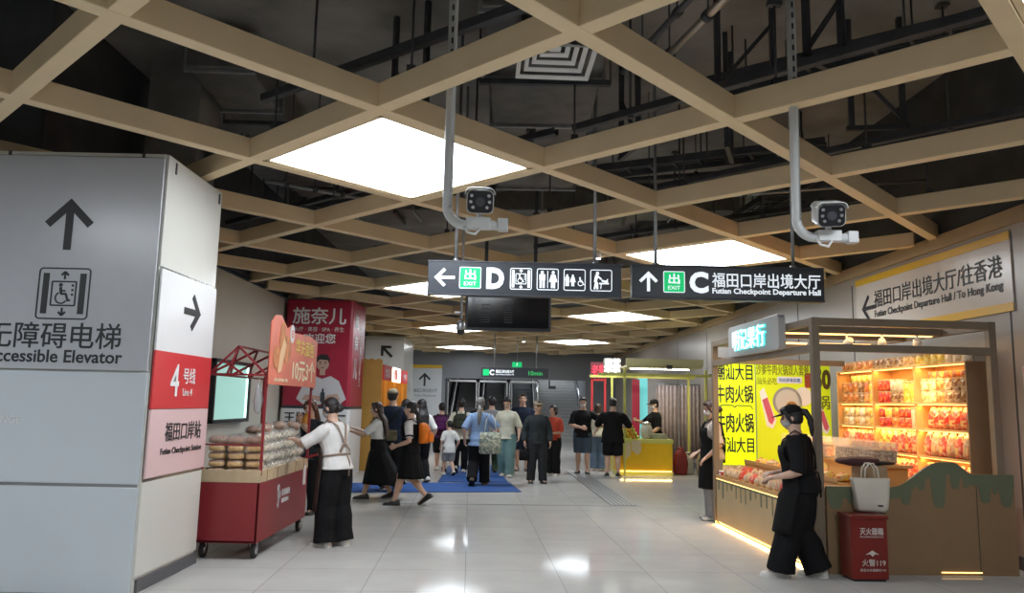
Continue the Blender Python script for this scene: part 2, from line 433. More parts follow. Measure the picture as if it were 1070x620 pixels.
# ------------------------------------------------------------------ services in the void above the lattice
DUCTS = [((.25, 5.55, 4.80), (.3, 10.6, 4.80), 1.05), ((-4.3, 14.6, 5.3), (4.2, 14.0, 5.3), .8), ((-3.2, 7.9, 5.25), (-3.4, 13.9, 5.25), .7), ((3.3, 14.8, 5.25), (2.6, 24., 5.25), .8),
         ((-.3, 9.6, 0), (3.4, 7.9, 0), .4), ((3.9, 8.3, 0), (3.4, 20., 0), .4), ((-4.3, 12.4, 0), (-.4, 10.9, 0), .4), ((1.8, 7.6, 0), (4.9, 5.2, 0), .4)]
def clear(p):
    for a, e, w in DUCTS:
        a2, e2 = V(a[:2]), V(e[:2]); d = e2-a2; u = max(0, min(1, (V(p[:2])-a2).dot(d)/d.dot(d)))
        if (a2+d*u-V(p[:2])).length < w/2+.16: return False
    return True
for i, (a, e, z, wd) in enumerate((((.6, 7.56), (3.9, 4.5), 4.3, .08), ((-1.3, 9.02), (.42, 7.65), 4.3, .07), ((-4.6, 12.2), (-1.4, 9.45), 4.3, .07), ((-2.4, 7.06), (1.4, 4.2), 4.35, .07), ((1.6, 9.85), (4.7, 6.8), 4.3, .07), ((-3.4, 15.2), (2.0, 10.5), 4.35, .08), ((.4, 13.8), (4.7, 10.1), 4.35, .08), ((-4.4, 9.9), (-3.0, 8.3), 4.4, .07), ((-3.5, 4.6), (-.9, 2.2), 4.4, .08))):
    lab = ['dark steel channel slung above the lattice over the right stall', 'dark steel channel passing under the round duct', 'dark steel channel above the red bread cart', 'dark steel channel above the brightest light panel', 'dark steel channel above the right wall sign', 'dark steel channel over the middle of the hall', 'dark steel channel over the yellow stall side', 'short dark steel channel right above the pillar', 'dark steel channel above the near corner of lattice'][i]
    t = thing('steel_channel', lab, 'ceiling channel', (a[0], a[1], z), 0)
    a_ = (a[0], a[1], 0)
    d = V((e[0]-a[0], e[1]-a[1], 0)); L = d.length; dn = d.normalized(); nx = V((-dn.y, dn.x, 0))
    b = MB(); b.bar((0, 0, 0), d, wd, .015)
    for sgn in (-1, 1): b.bar(nx*sgn*wd/2+V((0, 0, .03)), d+nx*sgn*wd/2+V((0, 0, .03)), .012, .06)
    b.build('rail', M_dsteel, t)
    for q in range(3):
        p = d*(.15+.35*q); b = MB(); top = 5.59 if clear(p+V(a_)) else z+.12
        b.tube([p+V((0, 0, .02)), p+V((0, 0, top-z))], .012, 6); b.box(p+V((0, 0, top-.02-z)), (.1, .1, .02)); b.box(p+V((0, 0, .0)), (.05, .05, .05)); b.build('hanger_rod', M_dsteel, t)

# sheet-metal ducts
def duct(label, p0, p1, wdt, hgt, m):
    t = thing('air_duct', label, 'air duct', p0); d = V(p1)-V(p0); d.z = 0; L = d.length
    b = MB(); b.bar((0, 0, 0), d, wdt, hgt); b.build('duct_body', m, t, .02)
    n = max(2, int(L/1.1))
    for i in range(n+1):
        p = d*(i/n*.98+.01); dn = d.normalized()
        b = MB(); b.bar(p-dn*.02, p+dn*.02, wdt+.07, hgt+.07); b.build('flange', M_gsteel, t, .004)
    for i in (0.25, .75):
        p = d*i; s_ = V((-d.y, d.x, 0)).normalized()*(wdt/2+.08); b = MB()
        b.bar(p-s_+V((0, 0, -hgt/2-.06)), p+s_+V((0, 0, -hgt/2-.06)), .05, .05)
        for q in (-1, 1): b.tube([p+s_*q+V((0, 0, -hgt/2-.06)), p+s_*q+V((0, 0, 5.59-p0[2]))], .01, 6)
        b.build('trapeze_hanger', M_dsteel, t)
M_duct = mat('duct_insulation', (.13, .125, .12), .38, .2, var=.25, vscale=5, bump=.3, bscale=8)
duct('wide dark air duct above the white square air diffuser', (.25, 5.55, 4.80), (.3, 10.6, 4.80), 1.05, .5, M_duct)
duct('dark air duct crossing high over the hall beyond the hanging signs', (-4.3, 14.6, 5.3), (4.2, 14.0, 5.3), .8, .45, M_duct)
duct('dark air duct high over the left side above the cart', (-3.2, 7.9, 5.25), (-3.4, 13.9, 5.25), .7, .4, M_duct)
duct('dark air duct running far along the right side of the void', (3.3, 14.8, 5.25), (2.6, 24., 5.25), .8, .4, M_duct)

# air diffuser
t = thing('air_diffuser', 'square white cone air diffuser hanging in the dark ceiling void', 'air vent', (.3, 5.78, 4.2), math.radians(2))
for i, L in enumerate((.60, .47, .35, .23)):
    b = MB(); z = .0+i*.036
    for q in range(4):
        R = Matrix.Rotation(q*PI/2, 3, 'Z'); a = [R @ V(p) for p in ((-L/2, L/2, z), (L/2, L/2, z), (L/2-.034, L/2-.034, z+.016), (-L/2+.034, L/2-.034, z+.016))]
        bt = [p+V((0, 0, .008)) for p in a]
        b.add(a+bt, [(0,1,2,3),(7,6,5,4),(0,4,5,1),(1,5,6,2),(2,6,7,3),(3,7,4,0)])
    b.build('cone', M_white, t)
b = MB(); b.box((0, 0, .205), (.56, .56, .09)); b.build('plenum', M_black, t)
b = MB(); b.box((0, 0, .13), (.09, .09, .02)); b.build('core', M_white, t)

# pipes with clamps
def pipe(label, pts, r, m, name='water_pipe'):
    t = thing(name, label, 'pipe', pts[0]); P = [V(p)-V(pts[0]) for p in pts]
    b = MB(); b.tube(P, r, 10); b.build('pipe_run', m, t)
    d = P[-1]-P[0]
    for i in (.2, .5, .8):
        p = P[0]+d*i; dn = d.normalized(); b = MB(); b.tube([p-dn*.03, p+dn*.03], r*1.5, 10); b.tube([p, V((p.x, p.y, (5.59 if clear(p+V(pts[0])) else pts[0][2]+.25)-pts[0][2]))], .008, 6); b.build('clamp', M_dsteel, t)
M_pipe = mat('pipe_zinc', (.55, .5, .42), .3, .8, var=.1)
pipe('bright metal sprinkler pipe sloping across the void over the lattice', [(1.12, 6.3, 4.35), (1.62, 4.2, 4.35)], .03, M_pipe)
pipe('dark sprinkler pipe beside the bright metal pipe', [(.92, 6.4, 4.42), (1.42, 4.3, 4.42)], .025, M_dsteel)
pipe('grey conduit pipe low over the left bread cart', [(-3.0, 9.1, 4.15), (-2.0, 9.8, 4.15)], .022, M_gsteel)
pipe('grey conduit pipe behind the second security camera', [(1.0, 9.9, 4.12), (4.6, 8.4, 4.12)], .016, M_gsteel)
pipe('long dark pipe above the hanging sign with toilets symbols', [(-1.2, 12.2, 4.9), (3.6, 10.6, 4.9)], .035, M_dsteel)

# cable ladders
def ladder(label, p0, p1, wd=.35):
    t = thing('cable_ladder', label, 'cable tray', p0); d = V(p1)-V(p0); L = d.length; dn = d.normalized(); nx = V((-dn.y, dn.x, 0))
    b = MB()
    for s_ in (-1, 1): b.bar(nx*wd/2*s_, d+nx*wd/2*s_, .02, .09)
    b.build('side_rail', M_dsteel, t)
    b = MB()
    for i in range(int(L/.3)): p = dn*(i*.3+.1); b.bar(p-nx*wd/2, p+nx*wd/2, .03, .02)
    b.build('rungs', M_dsteel, t)
    b = MB(); rr = random.Random(3)
    for q in range(5): b.tube([nx*(-.12+.06*q)+dn*(L*i/8)+V((rr.uniform(-.02, .02), rr.uniform(-.02, .02), .03)) for i in range(9)], .014, 6)
    b.build('cables', M_ink, t)
    for q in (.1, .5, .9):
        for s_ in (-1, 1): b = MB(); b.tube([d*q+nx*wd/2*s_, V((*(d*q+nx*wd/2*s_).xy, .5))], .01, 6); b.build('hanger_rod', M_dsteel, t)
ladder('black cable ladder above the toilet symbols of the left sign', (1.05, 9.6, 4.5), (3.5, 8.4, 4.5))
ladder('black cable ladder running away over the right-hand stalls', (3.95, 9.3, 4.62), (3.6, 13.5, 4.62))
ladder('black cable ladder over the red advertising column', (-4.3, 12.4, 4.55), (-1.0, 11.13, 4.55))
ladder('black cable ladder crossing near the camera over the right aisle', (1.9, 7.5, 4.75), (4.9, 5.2, 4.75))
# thin hanger rods dropping from the slab to the lattice
rod0 = None
for i, (a, bb) in enumerate(((0, 1), (1, 2), (0, 2), (1, 3), (0, 3), (-1, 2), (-1, 3), (-2, 2), (1, 1), (2, 3), (0, 4), (-1, 4), (-2, 3), (1, 4), (-1, 1), (-2, 4), (-3, 4), (-1, 5), (0, 5), (-2, 5))):
    p = node(a, bb, HZ+.18)+da*.35
    if rod0 is None:
        rod0 = thing('hanger_rod', 'thin dark threaded rod carrying the wooden ceiling lattice', 'hanger rod', p, 0, 'rods carrying the lattice')
        b = MB(); b.tube([(0, 0, 0), (0, 0, .62)], .009, 6); b.box((0, 0, .63), (.10, .05, .04)); b.build('rod', M_dsteel, rod0)
        b = MB(); b.box((0, 0, .03), (.06, .06, .06)); b.build('bracket', M_dsteel, rod0)
    else: dup(rod0, p)
# structural concrete column and hoist frames in the void on the left
b = MB(); b.box((-4.1, 9.2, 4.75), (.62, .6, 1.7)); struct(b.build('trim_column', M_void))
fr0 = None
for i, (x, y) in enumerate(((2.05, 6.6), (2.6, 6.2), (2.35, 8.2), (1.3, 8.5), (-1.1, 7.6), (3.7, 7.6))):
    if fr0 is None:
        fr0 = thing('support_frame', 'dark angle-iron support frame with a diagonal brace in the ceiling void', 'support frame', (x, y, 4.3), 0, 'angle-iron frames in the void')
        b = MB(); b.box((-.25, 0, .65), (.05, .05, 1.3)); b.box((.25, 0, .65), (.05, .05, 1.3)); b.build('upright', M_dsteel, fr0)
        b = MB(); b.bar((-.3, 0, .02), (.3, 0, .02), .05, .05); b.build('crossbar', M_dsteel, fr0)
        b = MB(); b.bar((-.25, 0, .1), (.25, 0, .7), .035, .035, 0, (0, 1, 0)); b.build('brace', M_dsteel, fr0)
    else: dup(fr0, (x, y, 4.3+.1*(i % 2)), .6*i)
# ================================================================== HANGING SIGNS
M_signblk = mat('sign_charcoal', (.035, .04, .05), .35)
M_lite = mat('backlit_white', (.8, .82, .85), .4, emit=(.85, .93, 1.), strength=.9)
M_green = mat('backlit_green', (.0, .42, .13), .4, emit=(.0, .60, .18), strength=.75)
def hang_sign(label, x0, x1, y, z0, z1, rods, rod_top=5.6):
    t = thing('hanging_sign', label, 'sign', ((x0+x1)/2, y, z0))
    wd, h = x1-x0, z1-z0
    b = MB(); b.box((0, 0, h/2), (wd, .10, h)); b.build('sign_box', M_signblk, t, .006)
    b = MB(); b.box((0, 0, h+.006), (wd+.01, .11, .014)); b.box((0, 0, -.006), (wd+.01, .11, .014)); b.build('edge_rail', M_dsteel, t, .002)
    for rx in rods:
        b = MB(); b.tube([(rx-(x0+x1)/2, 0, h), (rx-(x0+x1)/2, 0, rod_top-z0)], .018, 10); b.lathe([(.03, 0), (.03, .03)], 12, (rx-(x0+x1)/2, 0, h+.012)); b.build('suspension_rod', M_gsteel, t)
    return t, x0-(x0+x1)/2, h/2
t, X0, zc = hang_sign('black hanging sign with letter D, left arrow and toilet symbols', -.885, 1.14, 8.05, 2.675, 3.01, (-.60, .865))
F = -.053
plate2d(arrow(180, .15), M_lite, t, (X0+.178, F, zc), .21, name='arrow')
def exit_box(t, x, z, s=.228):
    plate2d([rrect(-.5, -.5, .5, .5, .07)], M_green, t, (x, F, z), s, name='exit_tile')
    plate2d(rrect_ring(-.5, -.5, .5, .5, .07, .035), M_lite, t, (x, F-.002, z), s, name='tile_border')
    text('出', M_lite, t, (x, F-.003, z+.033), h=s*.46, w=s*.5, bold=.035)
    text('EXIT', M_lite, t, (x, F-.003, z-.062), h=s*.17, w=s*.56)
exit_box(t, X0+.445, zc)
text('D', M_lite, t, (X0+.706, F, zc), h=.225, w=.185, bold=.05)
for i, (u, pic) in enumerate(((.975, 'lift'), (1.254, 'wc'), (1.535, 'fam'), (1.813, 'baby'))):
    if pic == 'lift': ps = pic_lift(0, 0, 1)
    elif pic == 'wc': ps = pic_man(-.25, 0, .8)+pic_woman(.25, 0, .8)+[rect(-.015, -.4, .015, .4)]
    elif pic == 'fam': ps = pic_man(-.34, -.02, .55)+pic_woman(-.08, -.02, .55)+pic_wheel(.28, -.07, .42)
    else: ps = pic_baby(0, 0, .85)
    plate2d(rrect_ring(-.5, -.5, .5, .5, .09, .035)+ps, M_lite, t, (X0+u, F, zc), .228, name='pictogram')
t, X0, zc = hang_sign('black hanging sign with letter C, up arrow and checkpoint hall writing', 1.26, 3.29, 8.12, 2.685, 3.025, (1.52, 2.985))
plate2d(arrow(90, .15), M_lite, t, (X0+.175, F, zc), .21, name='arrow')
exit_box(t, X0+.445, zc)
text('C', M_lite, t, (X0+.707, F, zc), h=.23, w=.2, bold=.045)
text('福田口岸出境大厅', M_lite, t, (X0+1.418, F, zc+.032), h=.155, w=1.14, bold=.012)
text('Futian Checkpoint Departure Hall', M_lite, t, (X0+1.418, F, zc-.093), h=.076, w=1.14, bold=.022)

# far C sign with departure display
t, X0, zc = hang_sign('small dark sign with letter C hanging far off before the escalators', -.9, 1.17, 24., 2.35, 2.62, (-.5, .8), 3.7)
plate2d([rrect(-.5, -.5, .5, .5, .07)], M_green, t, (X0+.15, F, zc), .19, name='exit_tile')
text('C', M_lite, t, (X0+.33, F, zc), h=.17, w=.14, bold=.04)
text('福田口岸出境大厅', M_lite, t, (X0+.73, F, zc+.035), h=.1, w=.56, bold=.03)
text('Futian Checkpoint Departure Hall', M_lite, t, (X0+.73, F, zc-.06), h=.045, w=.56, bold=.02)
M_gled = mat('green_led_text', (.02, .4, .1), .4, emit=(.05, .7, .18), strength=.9)
text('10min', M_gled, t, (X0+1.67, F, zc), h=.13, w=.42)
t = thing('exit_sign', 'tiny green running-man exit sign above the far dark C sign', 'exit sign', (.2, 24.2, 2.68))
b = MB(); b.box((0, 0, .07), (.30, .05, .16)); b.build('sign_box', M_green, t, .004)
plate2d([circ(.1, .35, .08), stroke(.05, .25, -.05, -.05, .14), stroke(-.05, -.05, .15, -.35, .08), stroke(-.05, -.05, -.25, -.25, .08)], M_lite, t, (0, -.03, .07), .13, name='pictogram')
b = MB(); b.tube([(0, 0, .14), (0, 0, 1.0)], .01, 6); b.build('suspension_rod', M_gsteel, t)

# right wall sign
s = thing('wall_sign', 'long white wall sign with yellow bands pointing to the departure hall', 'sign', (wallx(9.6)-.012, 9.6, 0), math.atan(.0285))
M_signcream = mat('sign_cream_film', (.58, .52, .46), .25, var=.02); M_yel = mat('sign_yellow_film', (.70, .42, .03), .35)
b = MB(); b.box((0, 0, 3.03), (.012, 3.4, .84)); b.build('board', M_signcream, s)
b = MB(); b.box((-.008, 0, 3.40), (.01, 3.4, .09)); b.box((-.008, -.2, 2.65), (.01, 3.0, .09)); b.build('yellow_band', M_yel, s)
plate2d(arrow(180, .14), M_ink, s, (-.012, 1.32, 3.0), .40, '-x', name='arrow')
text('福田口岸出境大厅/往香港', M_ink, s, (-.012, -.2, 3.1), h=.24, w=2.72, face='-x', bold=.008)
text('Futian Checkpoint Departure Hall / To Hong Kong', M_ink, s, (-.012, -.2, 2.88), h=.125, w=2.72, face='-x', bold=.012)

# ------------------------------------------------------------------ security cameras on drop poles
M_camw = mat('camera_white', (.60, .61, .60), .4)
def cctv(label, x, y, aim):
    t = thing('security_camera', label, 'security camera', (x, y, 2.69))
    b = MB(); b.tube([(0, 0, 2.9), (0, 0, .14)]+[p for p in arc((.12, 0, .14), .12, 180, 270, 6)]+[(.40, 0, .02)], .032, 12); b.build('drop_pole', M_camw, t)
    b = MB()
    for i in range(20): b.box((0, -.031, 1.05+i*.08), (.014, .004, .04))
    b.build('slot_strip', M_signblk, t)
    b = MB(); b.box((.21, -.005, .03), (.16, .075, .075)); b.box((.37, 0, .025), (.07, .075, .08)); b.build('junction_box', M_camw, t, .006)
    b = MB(); b.tube([(.12, -.03, .0), (.14, -.05, -.04), (.19, -.05, -.05), (.22, -.03, -.01)], .009, 6); b.build('cable_loop', M_white, t)
    R = Matrix.Rotation(aim, 3, 'Z') @ Matrix.Rotation(math.radians(17), 3, 'X'); o = V((.215, 0, .185))
    b = MB(); b.tube([V((.215, 0, .06)), V((.215, 0, .13))], .02, 10); b.build('swivel', M_camw, t)
    b = MB(); prof = rrect(-.088, -.075, .088, .075, .035); rings = []
    for yy, k in ((-.16, 1.0), (.0, 1.), (.17, .96), (.19, .85)): rings.append([R @ V((px*k, yy, pz*k))+o for px, pz in prof])
    b.loft(rings, 0, False); b.build('housing', M_camw, t, .004)
    b = MB(); b.prism([(px*.93, pz*.93) for px, pz in prof], -.172, -.15, 0, 'xz')
    b.v = [R @ p+o for p in b.v]; fp = b.build('face_plate', M_black, t)
    for px, pz in ((-.055, .04), (-.06, 0), (-.045, -.035), (.055, .04), (.06, 0), (.045, -.035)):
        b = MB(); b.lathe([(.011, -.179), (.011, -.17)], 10, (px, 0, pz), 0, 'y')
        b.v = [R @ V((p.x, p.y, p.z))+o for p in b.v]; b.build('infrared_lamp', M_chrome, t)
    b = MB(); b.lathe([(.03, -.178), (.03, -.165)], 16, (0, 0, .0), 0, 'y'); b.lathe([(.018, -.181), (.018, -.17)], 16, (0, 0, .0), 0, 'y')
    b.v = [R @ p+o for p in b.v]; b.build('lens', M_dsteel, t)
    b = MB(); rr = [[R @ V((px*1.06, yy, pz*1.06+.004))+o for px, pz in prof if pz > -.0401+.05] for yy in (-.19, .12)]
    b.loft(rr, 0, True, False, False); o2 = b.build('sun_shield', M_camw, t, recalc=False); sd = o2.modifiers.new('s', 'SOLIDIFY'); sd.thickness = .006
    return t
cctv('white security camera on a drop pole in front of the bright ceiling panel', -.44, 5.0, math.radians(3))
cctv('white security camera on a drop pole above the letter C sign', 1.93, 5.16, math.radians(-14))

t = thing('display_screen', 'black blank display screen hanging behind the left hanging sign', 'screen', (-.05, 11., 2.57))
b = MB(); b.box((0, 0, .25), (1.22, .09, .50)); b.build('casing', mat('screen_casing', (.02, .022, .028), .45), t, .008)
b = MB(); b.box((0, -.047, .255), (1.15, .006, .43)); b.build('screen_glass', mat('screen_glass', (.008, .009, .012), .12), t)
b = MB()
for i in range(8):
    for q in (-.32, .0): b.box((q, -.052, .12+i*.035), (.12, .004, .01))
b.build('vent_slots', M_dsteel, t)
for q in (-.33, .38):
    b = MB(); b.box((q, .03, 1.3), (.05, .05, 1.7)); b.build('mount_pole', M_dsteel, t)
t = thing('dome_camera', 'small grey dome camera hanging on a thin pole left of the black screen', 'dome camera', (-.62, 9.5, 2.37))
b = MB(); b.tube([(0, 0, .12), (0, 0, 3.2)], .017, 8); b.build('pole', M_gsteel, t)
b = MB(); b.lathe([(.02, .19), (.055, .15), (.06, .07), (.055, .06)], 16); b.build('collar', M_gsteel, t)
b = MB(); b.ell((0, 0, .06), (.052, .052, .06)); b.build('dome', M_black, t)
b = MB(); b.bar((0, 0, .28), (-.08, 0, .28), .02, .02); b.build('clamp', M_gsteel, t)

# small round spotlights in the lattice
M_spot = mat('spot_lamp', (1, 1, 1), .4, emit=(1, .97, .9), strength=14)
def downlight(label, p):
    t = thing('downlight', label, 'downlight', p)
    b = MB(); b.lathe([(.055, 0), (.06, .08), (.03, .10)], 16); b.build('can', M_white, t)
    b = MB(); b.lathe([(.048, -.004), (.048, .0)], 16); b.build('lamp', M_spot, t)
    b = MB(); b.tube([(0, 0, .1), (0, 0, .4)], .008, 6); b.build('stem', M_dsteel, t)
downlight('tiny round downlight beside the rod of the left hanging sign', (1.15, 10.4, 3.53))
downlight('tiny round downlight below the black screen', (.4, 15.5, 3.48))
downlight('tiny round downlight above the far exit sign', (.4, 24.6, 3.5))

# ------------------------------------------------------------------ left wall light box
t = thing('light_box', 'wall-mounted glowing mint green light box in a black frame', 'light box', (-4.735, 13.0, 1.14), 0)
b = MB()
for y, z, sy, sz in ((0, .03, 1.7, .06), (0, .99, 1.7, .06), (-.82, .51, .06, 1.), (.82, .51, .06, 1.)): b.box((.07, y, z), (.14, sy, sz))
b.build('frame', M_black, t, .006)
b = MB(); b.box((.06, 0, .51), (.06, 1.6, .92)); b.build('lit_panel', mat('mint_lit_panel', (.5, .72, .66), .2, emit=(.36, .78, .66), strength=.55), t)
b = MB()
for q in (-.77, .77): b.box((.1, q, .51), (.012, .035, .88))
b.build('edge_lamp', mat('edge_lamp', (.8, 1, .95), .4, emit=(.7, 1., .93), strength=2.6), t)

# ------------------------------------------------------------------ red advertising column
M_adred = mat('advert_red_film', (.36, .018, .045), .35, var=.04)
t = thing('advertising_column', 'tall red advertising column with white lettering and a portrait', 'advertising column', (-3.98, 16.7, 0), 0)
b = MB(); b.prism(rrect(-.7, -.7, .7, .7, .07, 4), 1.42, 3.60); b.build('red_wrap', M_adred, t)
b = MB(); b.prism(rrect(-.71, -.71, .71, .71, .07, 4), 0.0, 1.36); b.build('white_plinth', M_signw, t)
b = MB(); b.prism(rrect(-.705, -.705, .705, .705, .07, 4), 1.36, 1.42); b.build('dark_band', M_signblk, t)
text('施奈儿', M_white, t, (.0, -.708, 3.27), h=.34, w=1.1, bold=.03)
text('头疗 · 美容 · SPA · 养生', M_white, t, (.0, -.708, 2.99), h=.1, w=1.04)
text('欢迎您', M_white, t, (.02, -.708, 2.80), h=.2, w=.66, bold=.03)
text('王牌', M_ink, t, (-.38, -.718, 1.18), h=.22, w=.46, bold=.03)
text('头疗', M_ink, t, (-.38, -.718, .92), h=.22, w=.46, bold=.03)
text('汇', M_ink, t, (.5, -.718, 1.12), h=.26, w=.28, bold=.03)
text('施', M_white, t, (.708, -.3, 3.2), h=.3, w=.34, face='+x', bold=.03)
text('奈', M_white, t, (.708, -.3, 2.75), h=.3, w=.34, face='+x', bold=.03)
text('儿', M_white, t, (.708, -.3, 2.2), h=.42, w=.34, face='+x', bold=.03)
text('头\n疗\n美\n容\n养\n生', M_white, t, (.708, .2, 2.5), h=1.3, w=.17, face='+x')
M_ps = mat('poster_skin', (.52, .33, .26), .4); M_psh = mat('poster_shirt', (.60, .58, .60), .4)
plate2d([[(-.36, -.05), (.36, -.05), (.5, .06), (.34, .42), (.17, .52), (.0, .46), (-.17, .52), (-.34, .42), (-.5, .06)]], M_psh, t, (.12, -.704, 1.50), 1.02, name='poster_shirt')
plate2d([rect(-.05, .46, .05, .555)], M_ps, t, (.12, -.7065, 1.54), 1.1, name='poster_neck')
plate2d([stroke(-.07, .70, -.025, .70, .012), stroke(.025, .70, .07, .70, .012), circ(-.045, .675, .011, 8), circ(.045, .675, .011, 8), stroke(-.03, .60, .03, .60, .012)], M_ink, t, (.12, -.7125, 1.54), 1.1, name='poster_features')
plate2d([circ(0, .66, .115, 18), [(-.36, .0), (.1, -.03), (.1, .06), (-.3, .1)], [(.36, .0), (.1, .02), (.1, .09), (.3, .12)]], M_ps, t, (.12, -.708, 1.54), 1.1, name='poster_face')
plate2d([[(-.12, .68), (-.13, .78), (-.05, .85), (.08, .84), (.13, .76), (.12, .68), (.09, .74), (-.06, .75)]], M_ink, t, (.12, -.711, 1.54), 1.1, name='poster_hair')
plate2d([rrect(-.045, 0, .045, .2, .02), rect(-.02, .2, .02, .27)], M_signblk, t, (.15, -.712, 1.5), 1., name='poster_bottle')

# white pillar with the diagonal arrow, far left
b = MB(); b.box((-4.08, 26.2, 1.81), (1.28, 2.4, 3.62)); struct(b.build('pillar_far', M_clad, bevel=.02))
s = thing('wall_sign', 'diagonal black arrow on the far white pillar above the ochre kiosk', 'sign', (-4.08, 24.985, 3.05))
b = MB(); b.box((0, 0, 0), (1.2, .01, .9)); b.build('board', M_signw, s)
plate2d(arrow(135, .17), M_ink, s, (.08, -.01, .08), .5, name='arrow')
# sign on the back wall
s = thing('wall_sign', 'far white sign with up arrow on the back wall left of the escalators', 'sign', (-3.52, 32.985, 0))
M_sgrey = mat('sign_pale_grey', (.55, .56, .58), .4)
b = MB(); b.box((0, 0, 1.85), (1.25, .02, 2.3)); b.build('board', M_sgrey, s)
b = MB(); b.box((0, -.012, 3.03), (1.25, .01, .14)); b.build('yellow_band', M_yel, s)
plate2d(arrow(90, .15), M_ink, s, (-.1, -.014, 2.48), .55, name='arrow')
text('福田口岸出境大厅', M_ink, s, (-.05, -.014, 2.02), h=.16, w=1.0)
text('Futian Checkpoint', M_ink, s, (-.05, -.014, 1.8), h=.1, w=.9)

# ------------------------------------------------------------------ escalators and stairs at the far end
M_blkmetal = mat('escalator_black_cladding', (.015, .016, .018), .3, .2); M_tread = mat('escalator_step', (.16, .165, .17), .45, .6)
M_hand = mat('rubber_handrail', (.01, .01, .01), .5); M_glass = mat('balustrade_glass', (.5, .58, .56), .05, alpha=.35)
M_strip = mat('balustrade_lamp', (1, 1, 1), .4, emit=(.95, 1, .95), strength=.5)
def escalator(label, x):
    t = thing('escalator', label, 'escalator', (x, 33.2, 0)); n = 18
    b = MB()
    for i in range(n): b.box((0, .5+i*.36, .0+i*.2), (.86, .37, .22))
    b.build('steps', M_tread, t, .01)
    for s_ in (-1, 1):
        b = MB(); pl = [(-.4, 0), (.3, 0), (7., 3.7), (7., 4.35), (.5, .95), (-.4, .95)]
        b.prism(pl, s_*.54-.05, s_*.54+.05, 0, 'yz'); b.build('skirt_panel', M_blkmetal, t, .01)
        b = MB(); b.tube([(s_*.54, -.42, .55), (s_*.54, -.5, .8), (s_*.54, -.4, 1.0), (s_*.54, .3, 1.04), (s_*.54, 7., 4.55)], .05, 8); b.build('handrail', M_hand, t)
        b = MB(); b.bar((s_*.49, .3, .9), (s_*.49, 7, 4.2), .012, .03); b.build('edge_lamp', M_strip, t)
    b = MB()
    for s_ in (-1, 1): b.box((s_*.60, -.1, 1.25), (.05, .1, 2.5))
    b.box((0, -.1, 2.46), (1.25, .1, .08)); b.build('portal_frame', M_chrome, t)
    b = MB(); b.box((0, 7.2, 3.6), (1.2, .1, 2.4)); b.build('landing_screen', M_blkmetal, t)
    return t
escalator('far escalator in a black portal, first from the white arrow sign', -2.02)
escalator('far escalator in a black portal, middle of the three', -.72)
escalator('far escalator in a black portal, next to the pale stairs', .58)
t = thing('staircase', 'pale grey stairs rising beside the far escalators', 'stairs', (2.2, 33.3, 0))
M_stair = mat('stair_granite', (.42, .42, .41), .5, var=.06); M_nose = mat('stair_nosing', (.66, .66, .64), .5)
for i in range(20):
    b = MB(); b.box((0, .3+i*.32, (.15*(i+1))/2), (2.0, .33, .15*(i+1))); b.build('step', M_stair, t)
    b = MB(); b.box((0, .14+i*.32, .15*(i+1)+.004), (2.0, .05, .012)); b.build('nosing', M_nose, t)
for s_ in (-1, 1):
    b = MB(); b.tube([(s_*.95, .0, .95), (s_*.95, 6.4, 3.95)], .03, 8)
    for i in range(5): b.tube([(s_*.95, .2+1.5*i, .1+.7*i), (s_*.95, .2+1.5*i, 1.05+.7*i)], .02, 8)
    b.build('handrail', M_chrome, t)
t = thing('stairwell_fill_light', 'added unseen light inside the stairwell above the far stairs', 'light', (1.2, 37., 5.2))  # unseen fitting added to light the stairs
b = MB(); b.box((0, 0, 0), (2.6, 1.2, .05)); b.build('diffuser', M_led, t)
b = MB(); b.box((0, 0, .06), (2.7, 1.3, .06)); b.build('frame', M_white, t)
t = thing('bracket_camera', 'small dark camera on a bracket above the far stairs', 'security camera', (1.65, 32.85, 2.25))
b = MB(); b.box((0, .03, .12), (.06, .1, .35)); b.build('bracket', M_signblk, t)
b = MB(); b.box((.12, -.02, .0), (.3, .14, .13)); b.build('body', M_signblk, t, .01)
# red notice boards on the right wall near the frame edge
t = thing('notice_board', 'red notice board with two stacked sheets on the right wall', 'notice board', (wallx(7.55)-.016, 7.55, 1.42), math.atan(.0285))
b = MB(); b.box((0, 0, .3), (.02, .55, .62)); b.build('board', M_signw, t, .004)
for z in (.15, .46):
    b = MB(); b.box((-.012, 0, z), (.012, .5, .27)); b.build('sheet', M_redfilm, t)
text('消火栓', M_white, t, (-.02, 0, .46), h=.12, w=.36, face='-x', bold=.02)

# floor strips and mats
struct((lambda b: (b.prism([(-1.75, 12.13), (2.1, 12.42), (2.1, 12.50), (-1.75, 12.21)], 0, .003), b.build('trim_91', mat('floor_strip_grey', (.17, .17, .17), .5)))[1])(MB()))
t = thing('drain_grate', 'dark ribbed tactile drain strip in the floor running to the yellow stall', 'floor grate', (1.82, 12.45, 0), math.radians(2.3))
b = MB(); b.box((0, 3.1, .003), (.42, 6.2, .006)); b.build('tray', mat('grate_dark', (.13, .13, .125), .5, .3), t)
b = MB()
for q in range(6): b.box((-.17+q*.068, 3.1, .008), (.03, 6.15, .008))
b.build('ribs', mat('grate_rib', (.25, .25, .24), .4, .4), t)
M_blue = mat('blue_mat_pile', (.012, .07, .26), .85, var=.15, vscale=30, bump=.5, bscale=300)
def bluemat(label, poly):
    t = thing('floor_mat', label, 'floor mat', (*poly[0], 0)); P = [(x-poly[0][0], y-poly[0][1]) for x, y in poly]
    b = MB(); b.prism(P, .001, .012); b.build('pile', M_blue, t)
    b = MB(); n = len(P)
    for i in range(n): b.bar((*P[i], .006), (*P[(i+1) % n], .006), .05, .008)
    b.build('rubber_edge', mat('mat_edge', (.02, .05, .15), .7), t)
